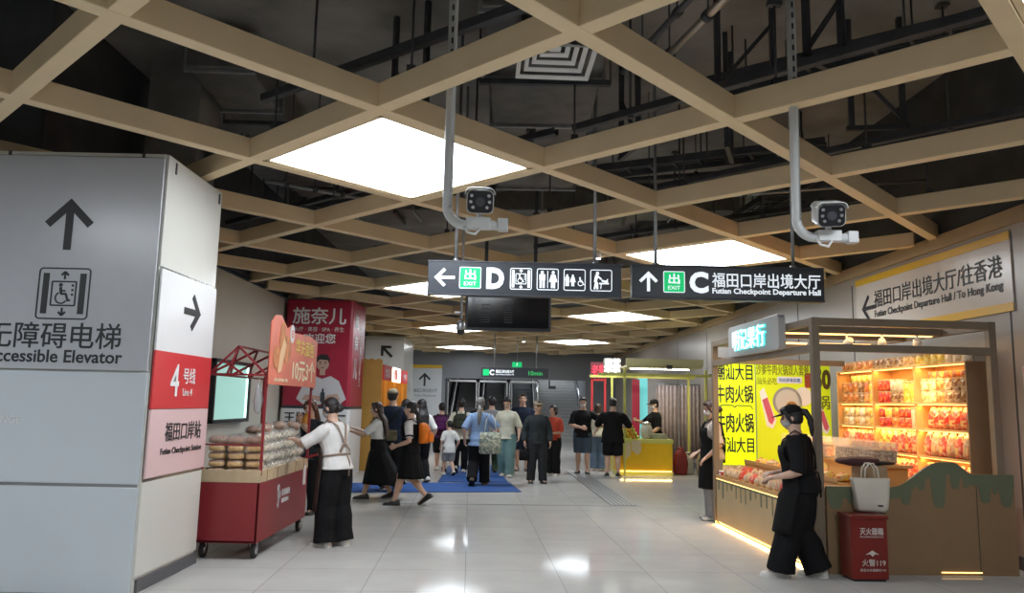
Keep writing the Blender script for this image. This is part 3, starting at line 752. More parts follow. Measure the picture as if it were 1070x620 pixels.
bluemat('blue mat lying across the hall in front of the crowd', [(-4.5, 13.05), (.22, 14.05), (-.0, 15.6), (-4.5, 14.55)])
bluemat('blue mat running away toward the escalators', [(-1.35, 15.5), (-.02, 15.75), (-.4, 19.6), (-1.45, 19.4)])
# ================================================================== GOODS
M_wrap = mat('clear_plastic_bag', (.85, .83, .80), .12, alpha=.22, spec=.8)
M_sponge = mat('sponge_cake', (.78, .46, .10), .7, var=.18, vscale=30, bump=.4, bscale=60)
M_crust = mat('bread_crust', (.30, .13, .05), .55, var=.3, vscale=18)
def wrinkle(me, amp, freq, seed=0):
    me.calc_loop_triangles() if False else None
    off = V((seed*3.1, seed*1.7, seed*.9))
    no = [v.normal.copy() for v in me.vertices]
    for v, n in zip(me.vertices, no): v.co += n*amp*noise.noise(v.co*freq+off)
def superell(b, c, r, e=.5, n=20, m=0):
    def sp(x, e): return math.copysign(abs(x)**e, x)
    rings = []
    for i in range(n//2+1):
        t = -PI/2+PI*i/(n//2); t = max(-PI/2+.05, min(PI/2-.05, t))
        rings.append([V((c[0]+r[0]*sp(math.cos(t), e)*sp(math.cos(2*PI*k/n), e), c[1]+r[1]*sp(math.cos(t), e)*sp(math.sin(2*PI*k/n), e), c[2]+r[2]*sp(math.sin(t), e))) for k in range(n)])
    b.loft(rings, m, True)
    return b
def make_bread(label, group, sx, sy, sz, kind, seed):
    """root mesh = the pastry; child = its clear wrapper"""
    b = MB()
    if kind == 'sponge':
        superell(b, (0, 0, sz*.5), (sx*.46, sy*.46, sz*.42), .55, 20, 0)
        superell(b, (0, 0, sz*.78), (sx*.45, sy*.45, sz*.19), .6, 20, 1)
        o = b.build('sponge_bread', [M_sponge, M_crust])
    elif kind == 'cream':
        for i in range(16):
            r = random.Random(seed*100+i); p = (r.uniform(-.3, .3)*sx, r.uniform(-.3, .3)*sy, sz*r.uniform(.3, .7))
            b.ell(p, (sx*.15, sy*.15, sz*.22), 10, 0)
        o = b.build('pastry_bag', [speckle('cream_puffs', (.66, .54, .36), (.56, .42, .25), (.75, .68, .54), 60.)])
    elif kind == 'loaf':
        superell(b, (0, 0, sz*.45), (sx*.46, sy*.40, sz*.42), .7, 20, 0)
        for q in (-.25, 0, .25): superell(b, (q*sx, 0, sz*.62), (sx*.13, sy*.36, sz*.33), .8, 14, 0)
        o = b.build('brown_loaf', [M_crust])
    tag(o, label, 'bread', group)
    b = MB(); superell(b, (0, 0, sz*.5), (sx*.5, sy*.5, sz*.5), .6, 24)
    wv = b.build('wrapper', M_wrap, o); wrinkle(wv.data, min(sx, sz)*.10, 55, seed)
    return o
# ------------------------------------------------------------------ bread cart
cart = thing('bread_cart', 'red wheeled bread cart with a gabled frame standing beside the white pillar', 'cart', (-2.72, 7.74, 0), math.radians(0))
M_cart = mat('cart_red_lacquer', (.25, .022, .028), .35, var=.06, vscale=2)
M_ply = mat('plywood_rim', (.52, .40, .25), .55, var=.12, vscale=8)
CW, CL = .60, 1.8          # local x -.3...3, y 0..1.8
b = MB()
for c, d in (((0, .012, .445), (CW, .024, .57)), ((0, CL-.012, .445), (CW, .024, .57)), ((-.29, CL/2, .445), (.022, CL, .57)), ((.29, CL/2, .445), (.022, CL, .57)), ((0, CL/2, .168), (CW, CL, .024)), ((0, CL/2, .72), (CW-.04, CL-.04, .02))): b.box(c, d)
b.build('body', M_cart, cart, .003)
b = MB()
for c, d in (((0, .012, .79), (CW, .03, .12)), ((0, CL-.012, .79), (CW, .03, .12)), ((-.29, CL/2, .79), (.03, CL, .12)), ((.29, CL/2, .79), (.03, CL, .12)), ((0, CL/2, .755), (CW-.04, CL-.04, .05))): b.box(c, d)
b.build('plywood_rim', M_ply, cart, .003)
b = MB(); b.box((-.085, CL/2+.12, .87), (.35, CL-.45, .18)); b.build('display_riser', M_ply, cart, .004)
for q in range(5):
    b = MB(); b.box((.307, .2+q*.35, .79), (.003, .006, .11)); b.build('rim_joint', M_cart, cart)
for (x, y, h) in ((-.28, .02, 1.78), (.295, .02, 1.78), (-.28, CL-.02, 1.78), (.295, CL-.02, 1.78)):
    b = MB(); b.box((x, y, .8+(h-.8)/2), (.024, .024, h-.8)); b.build('post', M_cart, cart)
b = MB(); W_ = .012
def rod(a, e): b.bar(a, e, .02, .02, 0, (0, 0, 1) if abs(a[2]-e[2]) < .3 else (0, 1, 0))
for y in (.02, CL-.02):
    rod((-.28, y, 1.78), (.295, y, 1.78)); rod((-.28, y, 1.78), (0, y, 2.06)); rod((.295, y, 1.78), (0, y, 2.06)); rod((0, y, 2.06), (-.1, y, 1.78)); rod((-.14, y, 1.92), (.06, y, 1.78))
rod((0, .02, 2.06), (0, CL-.02, 2.06)); rod((-.28, .02, 1.78), (-.28, CL-.02, 1.78)); rod((.295, .02, 1.78), (.295, CL-.02, 1.78))
for y0 in (.02, .6, 1.2): rod((-.28, y0, 1.78), (0, y0+.58, 2.06)); rod((-.28, y0+.58, 1.78), (0, y0, 2.06))
b.build('roof_truss', M_cart, cart)
b = MB(); b.bar((-.3, .02, 1.09), (.3, .02, 1.09), .016, .016); b.bar((.295, CL-.1, .86), (.44, CL-.1, .90), .03, .03); b.bar((-.28, CL-.1, .86), (-.28, CL, .9), .03, .03); b.build('guard_rail', M_cart, cart)
for (x, y) in ((-.25, .1), (.25, .1), (-.25, CL-.1), (.25, CL-.1)):
    b = MB(); b.lathe([(.04, -.02), (.073, -.02), (.078, -.012), (.078, .012), (.073, .02), (.04, .02)], 20, (x, y+.02, .078), 0, 'x'); wv = b.build('wheel', mat('caster_rubber', (.02, .02, .02), .6), cart)
    b = MB(); b.lathe([(.012, -.03), (.04, -.024), (.04, .024), (.012, .03)], 14, (x, y+.02, .078), 0, 'x'); b.build('hub', M_chrome, wv)
    b = MB()
    for s_ in (-1, 1): b.bar((x+s_*.03, y+.02, .07), (x+s_*.028, y, .15), .03, .006, 0, (1, 0, 0))
    b.box((x, y, .152), (.075, .06, .008)); b.build('fork', M_chrome, wv)
plate2d([circ(-.02, .12, .05), circ(.02, .03, .06), stroke(0, .14, .0, -.14, .03), circ(-.01, -.1, .035)], M_white, cart, (.303, .66, .52), .8, '+x', name='emblem')
text('麦香面包', M_white, cart, (.303, .92, .555), h=.07, w=.30, face='+x', bold=.02)
text('现烤面包', M_white, cart, (.303, .9, .47), h=.05, w=.26, face='+x')
b = MB(); b.box((.304, CL-.14, .66), (.004, .11, .22)); b.build('price_slip', M_white, cart)
# banner sign on the cart roof
s = thing('banner_sign', 'pink bread banner with a price fixed along the cart roof', 'banner', (-2.40, 7.72, 1.69))
M_ban = mat('banner_salmon', (.72, .19, .12), .4, var=.12, vscale=4)
b = MB(); b.prism([(0, 0), (1.85, 0), (1.85, .56), (1.5, .60), (.82, .58), (.72, .66), (.55, .60), (.3, .72), (.12, .70), (0, .62)], 0, .012, 0, 'yz'); b.build('board', M_ban, s)
M_bun = mat('banner_bun', (.58, .22, .08), .5, var=.3, vscale=8); M_bun2 = mat('banner_cream', (.8, .5, .28), .5)
plate2d([[(x*.55+.02, y) for x, y in circ(.0, .1, .2, 16)], circ(.18, .02, .15, 16), circ(-.16, -.08, .12, 16)], M_bun, s, (.016, .36, .36), 1.0, '+x', name='bun_picture')
plate2d([[(-.12, -.22), (.0, -.2), (.14, .08), (.06, .16), (-.06, .0)]], M_bun2, s, (.02, .36, .34), 1.0, '+x', name='cream_picture')
plate2d([[(x, y*1.25) for x, y in circ(0, 0, .08, 16)]], M_white, s, (.016, .72, .56), 1., '+x', name='emblem_disc')
plate2d(arcring(0, 0, .045, .012)+[stroke(-.02, 0, .03, 0, .012)], M_ban, s, (.02, .72, .56), 1., '+x', name='emblem')
M_bwt = mat('banner_letter', (.85, .78, .55), .5); M_byl = mat('banner_letter_yellow', (.82, .62, .16), .5)
text('华夫面包', M_byl, s, (.016, 1.28, .44), h=.17, w=.8, face='+x', bold=.03)
text('10元3个', M_bwt, s, (.016, 1.28, .18), h=.24, w=.95, face='+x', bold=.025)
text('香甜松软', M_bwt, s, (.016, .4, .05), h=.035, w=.5, face='+x')
for q in (.02, 1.8): b = MB(); b.box((-.004, q, .3), (.008, .024, .66)); b.build('bracket', M_cart, s)
# hanging clear bag roll on the far post
t = thing('bag_roll', 'bunch of clear carrier bags hanging from the cart frame', 'plastic bags', (-2.50, 7.78, 1.48))
b = MB(); b.lathe([(.012, .22), (.03, .16), (.045, .05), (.035, -.05), (.01, -.08)], 12); o = b.build('bags', mat('milky_plastic', (.45, .45, .46), .3, alpha=.5), t); wrinkle(o.data, .02, 40)
b = MB(); b.tube([(0, 0, .22), (0, 0, .29)], .004, 6); b.build('string', M_white, t)

protos = {}
LB = {'sponge': ('yellow sponge bread in clear wrap, in one of the front stacks on the cart', 'sponge breads stacked at the cart front'),
      'cream': ('clear bag of cream pastries in the pile along the cart side', 'bags of cream pastries on the cart'),
      'loaf': ('dark brown loaf in clear wrap on top of the cart pile', 'brown loaves on top of the cart pile')}
def bread(kind, x, y, z, rz=0., tilt=0.):
    if kind not in protos:
        d = {'sponge': (.165, .15, .075), 'cream': (.155, .155, .105), 'loaf': (.21, .15, .085)}[kind]
        o = make_bread(LB[kind][0], LB[kind][1], *d, kind, len(protos)+1); protos[kind] = o; o.location = (x, y, z); o.rotation_euler = (0, 0, rz)
        return o
    o = dup(protos[kind], (x, y, z), rz)
    if tilt: o.rotation_euler = (rr.uniform(-tilt, tilt), rr.uniform(-tilt, tilt), rz); s_ = rr.uniform(.92, 1.06); o.scale = (s_, s_, s_)
    return o
rr = random.Random(11)
cx_, cy_ = -2.72, 7.74
for i, x in enumerate((-.175, .015, .2)):
    for k in range(4): bread('sponge', cx_+x+rr.uniform(-.006, .006), cy_+.125, .788+k*.0765, rr.uniform(-.08, .08))
    bread('loaf', cx_+x*.95, cy_+.125, .788+4*.0765, rr.uniform(-.3, .3)) if i != 1 else None
bread('loaf', cx_+.0, cy_+.13, 1.09, .2); 
for i in range(9):
    y = cy_+.31+i*.164
    for k in range(4 if i < 8 else 3): bread('cream', cx_+.20+rr.uniform(-.018, .012), y+rr.uniform(-.008, .008), .792+k*.105+rr.uniform(-.002, .004), rr.uniform(-.5, .5), .12)
    bread('cream', cx_+.035, y, .968, rr.uniform(-.1, .1)); bread('cream', cx_+.03, y, 1.07, rr.uniform(-.5, .5), .2) 
    bread('cream', cx_-.13, y, .968, rr.uniform(-.1, .1)); bread('loaf' if i % 2 == 0 else 'cream', cx_-.13, y, 1.07, 1.57)
    if i % 2 == 1 and i < 8: bread('loaf', cx_+.04, y+.08, 1.18, 1.4+rr.uniform(-.3, .3), .35)
    if i in (0, 3, 6): bread('loaf', cx_+.2, y+.1, 1.213, 1.57+rr.uniform(-.3, .3), .35)
# ================================================================== SNACK STALL ON THE RIGHT
TH = math.radians(2.9); SO = V((3.0, 7.7, 0)); RS = Matrix.Rotation(TH, 3, 'Z')
def S(x, y, z=0.): return SO+RS @ V((x, y, z))
M_frame = mat('stall_frame_taupe', (.21, .160, .110), .5, var=.08, vscale=5)
M_panel = mat('stall_brown_panel', (.25, .155, .078), .55, var=.06, vscale=3)
M_beige = mat('stall_beige_panel', (.46, .36, .20), .5, var=.05, vscale=3)
M_drip = mat('stall_sage_paint', (.125, .145, .085), .55, var=.06, vscale=4)
M_shelf = mat('shelf_pine_board', (.58, .34, .13), .45, var=.08, vscale=4)
M_warm = mat('warm_lamp_strip', (1, .8, .5), .4, emit=(1., .60, .18), strength=4.)

t = thing('stall_frame', 'taupe post-and-beam frame around the snack stall', 'stall frame', SO, TH)
for x, y in ((.035, .035), (1.86, .035), (.0, 3.12)):
    b = MB(); b.box((x, y, 1.235), (.075, .075, 2.47)); b.build('post', M_frame, t, .004)
for a, e in (((0, .035, 2.43), (1.9, .035, 2.43)), ((.07, .035, 2.17), (1.83, .035, 2.17)), ((.035, .07, 2.43), (0.0, 3.1, 2.43)), ((.035, .07, 2.16), (.0, 3.1, 2.16)), ((0, 3.12, 2.43), (1.82, 3.12, 2.43)), ((.03, 3.12, 2.20), (1.84, 3.12, 2.20)), ((1.86, .07, 2.43), (1.84, 3.1, 2.43)), ((.03, 1.55, 2.43), (1.84, 1.55, 2.43)), ((.03, .8, 2.43), (1.84, .8, 2.43))):
    b = MB(); b.bar(a, e, .07, .075); b.build('beam', M_frame, t, .003)

# counter with the wavy front
t = thing('counter', 'brown stall front counter with a wavy top and sage green painted drips', 'counter', SO, TH)
def ss(a, b_, u): u = max(0, min(1, u)); u = u*u*(3-2*u); return a+(b_-a)*u
def topz(x):
    if x < .72: return .82
    if x < 1.22: return ss(.82, 1.065, (x-.72)/.5)
    if x < 1.34: return 1.068
    return ss(1.068, .955, (x-1.34)/.22)
N = 60; xs = [.075+i*(1.955-.075)/N for i in range(N+1)]
b = MB(); b.prism([(.075, 0), (1.955, 0)]+[(x, topz(x)) for x in reversed(xs)], -.036, -.006, 0, 'xz'); b.build('front_panel', M_panel, t)
def low(x):
    z = topz(x)-.11
    for cx, wd, L in ((.16, .07, .10), (.33, .05, .05), (.60, .06, .06), (.86, .05, .10), (1.02, .035, .07), (1.19, .075, .32), (1.36, .05, .14), (1.47, .03, .06), (1.66, .06, .16), (1.76, .03, .08), (1.87, .07, .20)):
        u = abs(x-cx)/wd
        if u < 1: z = min(z, topz(cx)-.11-L*math.sqrt(1-u**4))
    return z
N = 160; xs = [.075+i*(1.955-.075)/N for i in range(N+1)]
b = MB(); vs = [(x, y, f(x)) for y in (-.040, -.035) for x in xs for f in (low, topz)]; M_ = 2*(N+1)
fs = [(2*i, 2*i+2, 2*i+3, 2*i+1) for i in range(N)]+[(M_+2*i, M_+2*i+1, M_+2*i+3, M_+2*i+2) for i in range(N)]+[(2*i, M_+2*i, M_+2*i+2, 2*i+2) for i in range(N)]+[(2*i+1, 2*i+3, M_+2*i+3, M_+2*i+1) for i in range(N)]
b.add(vs, fs); b.build('painted_drips', M_drip, t)
b = MB(); b.box((1.57, -.041, .42), (.006, .003, .84)); b.build('panel_joint', M_seam, t)
b = MB(); b.box((.95, .24, .775), (1.72, .30, .03)); b.build('worktop', M_shelf, t, .003)
b = MB(); b.box((1.38, -.040, .028), (.40, .006, .008)); b.build('base_lamp', M_warm, t)

# stepped counter along the aisle
t = thing('side_counter', 'beige stepped goods counter along the aisle side of the stall', 'counter', SO, TH)
b = MB(); b.box((.0, 1.58, .32), (.03, 2.98, .56)); b.build('side_panel', M_beige, t, .003)
b = MB()
r_ = random.Random(5); ys = [.25+i*.17 for i in range(17)]
for y in ys:
    L = r_.uniform(.06, .2); w_ = r_.uniform(.012, .03); b.prism([(y-w_, .58), (y+w_, .58), (y+w_, .58-L), (y+w_*.5, .56-L), (y-w_*.5, .56-L), (y-w_, .58-L)], -.0175, -.0150, 0, 'yz')
b.box((-.0165, 1.58, .585), (.003, 2.94, .03)); b.build('painted_drips', M_drip, t)
b = MB(); b.box((.19, 1.58, .585), (.40, 2.98, .02)); b.box((-.012, 1.58, .625), (.012, 2.98, .06)); b.build('tray', M_shelf, t, .002)
b = MB(); b.box((.40, 1.75, .70), (.02, 2.7, .22)); b.box((.62, 1.75, .80), (.46, 2.7, .02)); b.box((.392, 1.75, .835), (.012, 2.7, .05)); b.build('upper_tray', M_shelf, t, .002)
b = MB(); b.box((.83, 1.75, .4), (.02, 2.7, .78)); b.box((.45, 3.07, .4), (.76, .02, .76)); b.build('back_panel', M_beige, t)
b = MB(); b.box((.012, 1.58, .022), (.02, 2.96, .010)); b.build('base_lamp', M_warm, t)
b = MB(); b.box((-.02, 1.58, .60), (.006, 2.96, .006)); b.build('lip_lamp', M_warm, t)

def area(name, loc, rot, sx, sy, power, col, parent=None):
    l = bpy.data.lights.new(name, 'AREA'); l.shape = 'RECTANGLE'; l.size = sx; l.size_y = sy; l.energy = power; l.color = col
    o = bpy.data.objects.new(name, l); COL.objects.link(o); o.location = loc; o.rotation_euler = rot
    if parent: o.parent = parent
    return o
WARM = (1., .50, .13)
area('base_strip_light', (-.02, 1.6, .03), (0, PI/2-.9, 0), .02, 3.0, 26, WARM, t)

# shelf unit along the wall
sh = thing('shelf_unit', 'tall pine shelf unit lit warm and filled with snack jars and bags', 'shelf unit', SO, TH)
SX0, SX1, SY0, SY1 = 1.88, 2.17, .51, 3.41
LEV = [.05, .40, .72, 1.04, 1.35, 1.65, 2.09]
b = MB(); b.box(((SX0+SX1)/2, SY0-.012, 1.05), (SX1-SX0, .024, 2.1)); b.build('end_panel', mat('shelf_end_brown', (.27, .165, .085), .5, var=.06), sh, .002)
b = MB(); b.box(((SX0+SX1)/2, SY1+.012, 1.05), (SX1-SX0, .024, 2.1)); b.build('end_panel', M_shelf, sh, .002)
b = MB(); b.box((SX1-.008, (SY0+SY1)/2, 1.05), (.014, SY1-SY0, 2.1)); b.build('back_panel', M_shelf, sh)
cw = (SY1-SY0)/3
for k in (1, 2):
    b = MB(); b.box(((SX0+SX1)/2-.008, SY0+cw*k, 1.05), (SX1-SX0-.016, .022, 2.08)); b.build('divider', M_shelf, sh, .002)
for z in LEV:
    b = MB(); b.box(((SX0+SX1)/2-.008, (SY0+SY1)/2, z), (SX1-SX0-.018, SY1-SY0, .022)); b.build('shelf_board', M_shelf, sh, .002)
for z in LEV[2:]:
    b = MB(); b.box((SX0+.035, (SY0+SY1)/2, z-.016), (.018, SY1-SY0-.1, .008)); b.build('glow_strip', M_warm, sh)
    if z > .9: area('shelf_light', (SX0+.05, (SY0+SY1)/2, z-.03), (0, -.35, 0), .04, SY1-SY0-.15, 10., WARM, sh)

# jars and snack bags
def jar_proto(name, label, group, m, lidm, r, h):
    b = MB(); b.lathe([(r*.92, 0), (r, .006), (r, h*.86), (r*.9, h*.9)], 14); o = b.build(name, m); tag(o, label, 'jar', group)
    b = MB(); b.lathe([(r*.93, h*.9), (r*.95, h*.98), (r*.9, h)], 14); b.build('lid', lidm, o)
    return o
def bag_proto(name, label, group, m, w_, d_, h, seed):
    b = MB(); rings = []
    for z, k, q in ((0, .7, .9), (.06, 1, 1), (.3, 1.05, 1.05), (.6, 1., .9), (.8, .95, .62), (.9, .86, .3), (.93, .84, .16), (1, .92, .06)):
        rings.append([V((d_/2*q*math.copysign(abs(math.cos(a))**.7, math.cos(a)), w_/2*k*math.copysign(abs(math.sin(a))**.7, math.sin(a)), z*h)) for a in [2*PI*i/18 for i in range(18)]])
    b.loft(rings); o = b.build(name, m); wrinkle(o.data, .012, 40, seed); tag(o, label, 'snack bag', group)
    b = MB(); b.tube([(0, -w_*.24, .9*h), (0, w_*.24, .9*h)], .012, 8); b.build('tie', mat('red_tie', (.6, .05, .04), .4), o)
    b = MB(); b.box((-d_/2*1.02, 0, h*.28), (.006, w_*.5, h*.26)); b.build('printed_label', mat('bag_label', (.66, .42, .16), .4), o)
    return o
G = dict(
    tan=speckle('jar_tan_biscuit', (.62, .36, .12), (.45, .24, .08), (.75, .55, .28), 45.),
    brown=speckle('jar_dark_nuts', (.22, .09, .03), (.42, .26, .12), (.55, .42, .26), 45.),
    orange=speckle('jar_orange_fruit', (.60, .20, .04), (.45, .10, .03), (.68, .38, .12), 45.),
    red=speckle('jar_red_candy', (.60, .05, .02), (.72, .22, .06), (.45, .02, .02), 45.),
    yellow=speckle('jar_yellow_candy', (.78, .58, .08), (.70, .42, .04), (.82, .72, .3), 45.),
    white=speckle('jar_white_candy', (.68, .58, .40), (.58, .40, .2), (.74, .66, .5), 45.))
BG = dict(red=speckle('bag_red_print', (.58, .035, .015), (.66, .16, .05), (.62, .36, .20), 30.), pink=speckle('bag_pink_print', (.60, .10, .06), (.66, .34, .22), (.42, .03, .02), 30.),
          yel=speckle('bag_yellow_print', (.76, .50, .06), (.62, .14, .03), (.72, .5, .2), 28.), pale=speckle('bag_pale_print', (.56, .42, .26), (.52, .20, .11), (.40, .26, .13), 32.))
M_lid = mat('jar_lid', (.62, .44, .24), .35)
PJ = {}
def J(kind, r, h, x, y, z, row):
    key = (kind, r, h, row)
    lab = {'tan': 'jar of tan biscuits', 'brown': 'jar of dark nuts', 'orange': 'jar of orange dried fruit', 'red': 'jar of red candy', 'yellow': 'jar of yellow candy', 'white': 'jar of whitish sweets'}[kind]+' '+row
    p = S(x, y, z)
    if key not in PJ:
        o = jar_proto('snack_jar', lab, lab+' group', G[kind], M_lid, r, h); PJ[key] = o; o.location = p; o.rotation_euler = (0, 0, TH)
    else: dup(PJ[key], p, TH+random.uniform(-1, 1))
def BGS(kind, w_, d_, h, x, y, z, row, name='snack_bag'):
    key = (kind, w_, h, row)
    lab = {'red': 'red printed snack bag', 'pink': 'pinkish red snack bag', 'yel': 'yellow printed snack bag', 'pale': 'pale clear snack bag'}[kind]+' '+row
    p = S(x, y, z+.008); rz = TH+random.uniform(-.15, .15)
    if key not in PJ:
        o = bag_proto(name, lab, lab+' group', BG[kind], w_, d_, h, len(PJ)); PJ[key] = o; o.location = p; o.rotation_euler = (0, 0, rz)
    else: dup(PJ[key], p, rz)
jx = SX0+.085
def colY(c, u): return SY1-.03-cw*c-(cw-.06)*u-.01      # c=0 far column ... 2 near column; u 0..1 far to near
# row on top of the unit
tops = ['orange']*6+['brown']*5+['tan']*2+['yellow']*4+['white']*3
for i, k in enumerate(tops): J(k, .062, .125, jx+.02, SY1-.09-i*.143, 2.102, 'standing on top of the shelf unit')
z = LEV[5]+.012
for i in range(6):
    k = ['orange', 'orange', 'orange', 'brown', 'orange', 'yellow'][i]
    for q in range(2): J(k, .064, .135, jx, colY(0, .09+i*.165), z+q*.137, 'in the far column of the upper shelf')
for i in range(4): J('yellow', .05, .09, jx, colY(0, .35+i*.16), z+.275, 'topping the far column of the upper shelf')
for i in range(6):
    k = ['red', 'red', 'white', 'white', 'yellow', 'yellow'][i]
    if k == 'yellow': J(k, .066, .26, jx, colY(1, .09+i*.165), z, 'tall in the middle column of the upper shelf')
    else:
        for q in range(2): J(k if not (k == 'white' and q == 0) else 'brown', .064, .145, jx, colY(1, .09+i*.165), z+q*.147, 'in the middle column of the upper shelf')
for i in range(6):
    k = ['tan', 'tan', 'orange', 'brown', 'brown', 'brown'][i]
    for q in range(2): J(k, .064, .135, jx, colY(2, .09+i*.165), z+q*.137, 'in the near column of the upper shelf')
    if i > 0: J('orange', .058, .075, jx, colY(2, .09+i*.165), z+.275, 'low topmost in the near column of the upper shelf')
z = LEV[4]+.012
for i in range(6):
    for q in range(2): J(['tan', 'white', 'tan', 'white', 'tan', 'yellow'][i], .062, .115, jx, colY(0, .09+i*.165), z+q*.117, 'in the far column of the second shelf')
for i in range(6):
    if i == 5: J('white', .066, .24, jx, colY(1, .09+i*.165), z, 'tall in the middle column of the second shelf'); continue
    for q in range(2): J(['red', 'red', 'orange', 'red', 'red'][i] if not (i == 1 and q) else 'yellow', .062, .115, jx, colY(1, .09+i*.165), z+q*.117, 'in the middle column of the second shelf')
for i in range(4): BGS('red', .19, .13, .235, jx, colY(2, .26+i*.22), z, 'in the near column of the second shelf')
z = LEV[3]+.012
for i in range(6): BGS(['pink', 'pale', 'pink', 'red', 'pink', 'red'][i], .145, .13, .24, jx, colY(0, .09+i*.165), z, 'in the far column of the third shelf')
for i in range(6): BGS(['yel', 'yel', 'red', 'pink', 'red', 'pink'][i], .145, .13, .265, jx, colY(1, .09+i*.165), z, 'in the middle column of the third shelf')
for i in range(6): BGS(['pink', 'pale', 'pink', 'pale', 'pink', 'pale'][i], .145, .13, .275, jx, colY(2, .12+i*.16), z, 'in the near column of the third shelf')
z = LEV[2]+.012
for c, r_ in ((0, 'in the far column of the fourth shelf'), (1, 'in the middle column of the fourth shelf'), (2, 'in the near column of the fourth shelf')):
    for i in range(6): BGS(['red', 'pink', 'yel', 'red', 'pink', 'red'][i], .145, .13, .24, jx, colY(c, .09+i*.165), z, r_)

# packs on the aisle trays
for i in range(15):
    BGS(['pale', 'pale', 'pink', 'pale', 'red', 'pale', 'pale'][i % 7], .15, .14, .16, .10, .22+i*.19, .597, 'on the low aisle tray, outer row', 'snack_pack')
    BGS(['pale', 'pink', 'pale', 'pale', 'pale', 'red', 'pink'][i % 7], .15, .14, .19, .27, .28+i*.19, .597, 'on the low aisle tray, inner row', 'snack_pack')
for i in range(7): BGS(['yel', 'yel', 'pale'][i % 3], .17, .17, .08, .53, .55+i*.38, .812, 'lying low on the upper aisle tray', 'snack_pack')
# clear acrylic bins with dried food
M_acr = mat('clear_acrylic', (.9, .85, .75), .08, alpha=.16, spec=.8)
def bin_(label, x, y, z, m, group, proto=[None]):
    if proto[0] is not None and proto[0].get('k') == label:
        return dup(proto[0], S(x, y, z), TH)
    o = thing('acrylic_bin', label, 'food bin', S(x, y, z), TH, group); o['k'] = label; proto[0] = o
    b = MB()
    for c, d in (((0, -.20, .11), (.28, .008, .22)), ((0, .20, .11), (.28, .008, .22)), ((-.14, 0, .09), (.008, .4, .18)), ((.14, 0, .11), (.008, .4, .22)), ((0, 0, .004), (.28, .4, .008))): b.box(c, d)
    b.build('clear_walls', M_acr, o)
    b = MB(); n = 10; vs = []; 
    for i in range(n):
        for j in range(n): vs.append((-.13+.26*i/(n-1), -.19+.38*j/(n-1), .14+.03*noise.noise(V((i*.6, j*.6, len(label))))))
    fs = [(i*n+j, (i+1)*n+j, (i+1)*n+j+1, i*n+j+1) for i in range(n-1) for j in range(n-1)]
    b.add(vs, fs, 0, True); b.box((0, 0, .07), (.262, .382, .12)); b.build('contents', m, o)
    b = MB(); b.box((.0, 0, .225), (.30, .41, .008)); b.build('lid', M_acr, o)
    return o
for i, y in enumerate((2.75, 2.28, 1.81)): bin_('clear acrylic bin of orange dried snacks in front of the yellow billboard', .99, y, 1.0, G['orange'], 'acrylic bins of orange snacks')
for i, y in enumerate((1.20, .75)): bin_('clear acrylic bin of brown nuts behind the woman in the black cap', .99, y, 1.0, G['brown'], 'acrylic bins of nuts')
t = thing('display_table', 'low orange display table carrying the acrylic bins inside the stall', 'table', S(1.05, 1.75, 0), TH)
b = MB(); b.box((0, 0, .98), (.36, 2.6, .03)); b.build('top', M_shelf, t)
b = MB(); b.box((0, 0, .48), (.30, 2.5, .96)); b.build('body', mat('orange_board', (.66, .36, .12), .5), t)
for q in (-.8, 0, .8): b = MB(); b.lathe([(.07, -.008), (.07, .0)], 20, (-.155, q, .86), 0, 'x'); b.build('round_mark', mat('yellow_disc', (.8, .6, .2), .5), t)
# red box on far end of the tray
o = MB().box((0, 0, .05), (.16, .14, .10)).build('candy_box', mat('candy_box_red', (.55, .05, .04), .4), None, .004, loc=S(.09, 3.0, .597)); tag(o, 'small red and white box at the far end of the aisle tray', 'box')
MB().box((0, -.0, .104), (.165, .145, .01)).build('lid', M_white, o); MB().box((-.082, 0, .06), (.004, .1, .05)).build('front_label', M_white, o)

# billboards at the back of the stall
M_lime = mat('lime_lit_board', (.62, .78, .01), .4, emit=(.66, .84, .0), strength=.85)
M_lime2 = mat('lime_poster', (.55, .66, .02), .4, emit=(.56, .66, .0), strength=.32)
t = thing('billboard', 'narrow glowing lime hotpot board with big black characters', 'billboard', S(.205, 3.75, 0), TH)
b = MB(); b.box((.30, .05, 1.13), (.60, .06, 2.24)); b.build('lit_face', M_lime, t, .004)
b = MB(); b.box((.05, .05, 2.265), (.10, .07, .05)); b.build('corner_cap', M_signblk, t)
for s_, z, h in (('潮汕大目', 2.08, .24), ('牛肉火锅', 1.76, .26), ('牛肉火锅', 1.34, .28), ('潮汕大目', 1.02, .22)): text(s_, M_ink, t, (.29, .016, z), h=h, w=.55, bold=.03)
plate2d([stroke(-.27, .0, -.2, .05, .015), stroke(-.2, .05, -.03, .05, .015), stroke(-.03, .05, 0, .02, .015), stroke(0, .02, .03, .05, .015), stroke(.03, .05, .24, .05, .015), stroke(.24, .05, .27, 0, .015)], M_ink, t, (.29, .016, 1.54), 1., name='bracket_mark')
t = thing('billboard', 'wide lime hotpot poster with a pot and meat trays at the stall back', 'billboard', S(.845, 3.80, 0), TH)
b = MB(); b.box((.56, .03, 1.13), (1.12, .03, 2.24)); b.build('poster_face', M_lime2, t, .003)
M_ol = mat('poster_olive_ink', (.16, .17, .02), .5)
text('沙爹牛肉火锅双人套餐', M_ol, t, (.40, .013, 2.13), h=.16, w=.80, bold=.01)
text('汕头必吃', M_ol, t, (.16, .013, 1.96), h=.10, w=.3)
plate2d([rrect(-.19, -.05, .19, .05, .03)], M_white, t, (.50, .013, 1.98), 1., name='price_pill'); text('到店即享优惠', mat('poster_blue', (.05, .2, .5), .5), t, (.50, .010, 1.98), h=.055, w=.32, bold=.02)
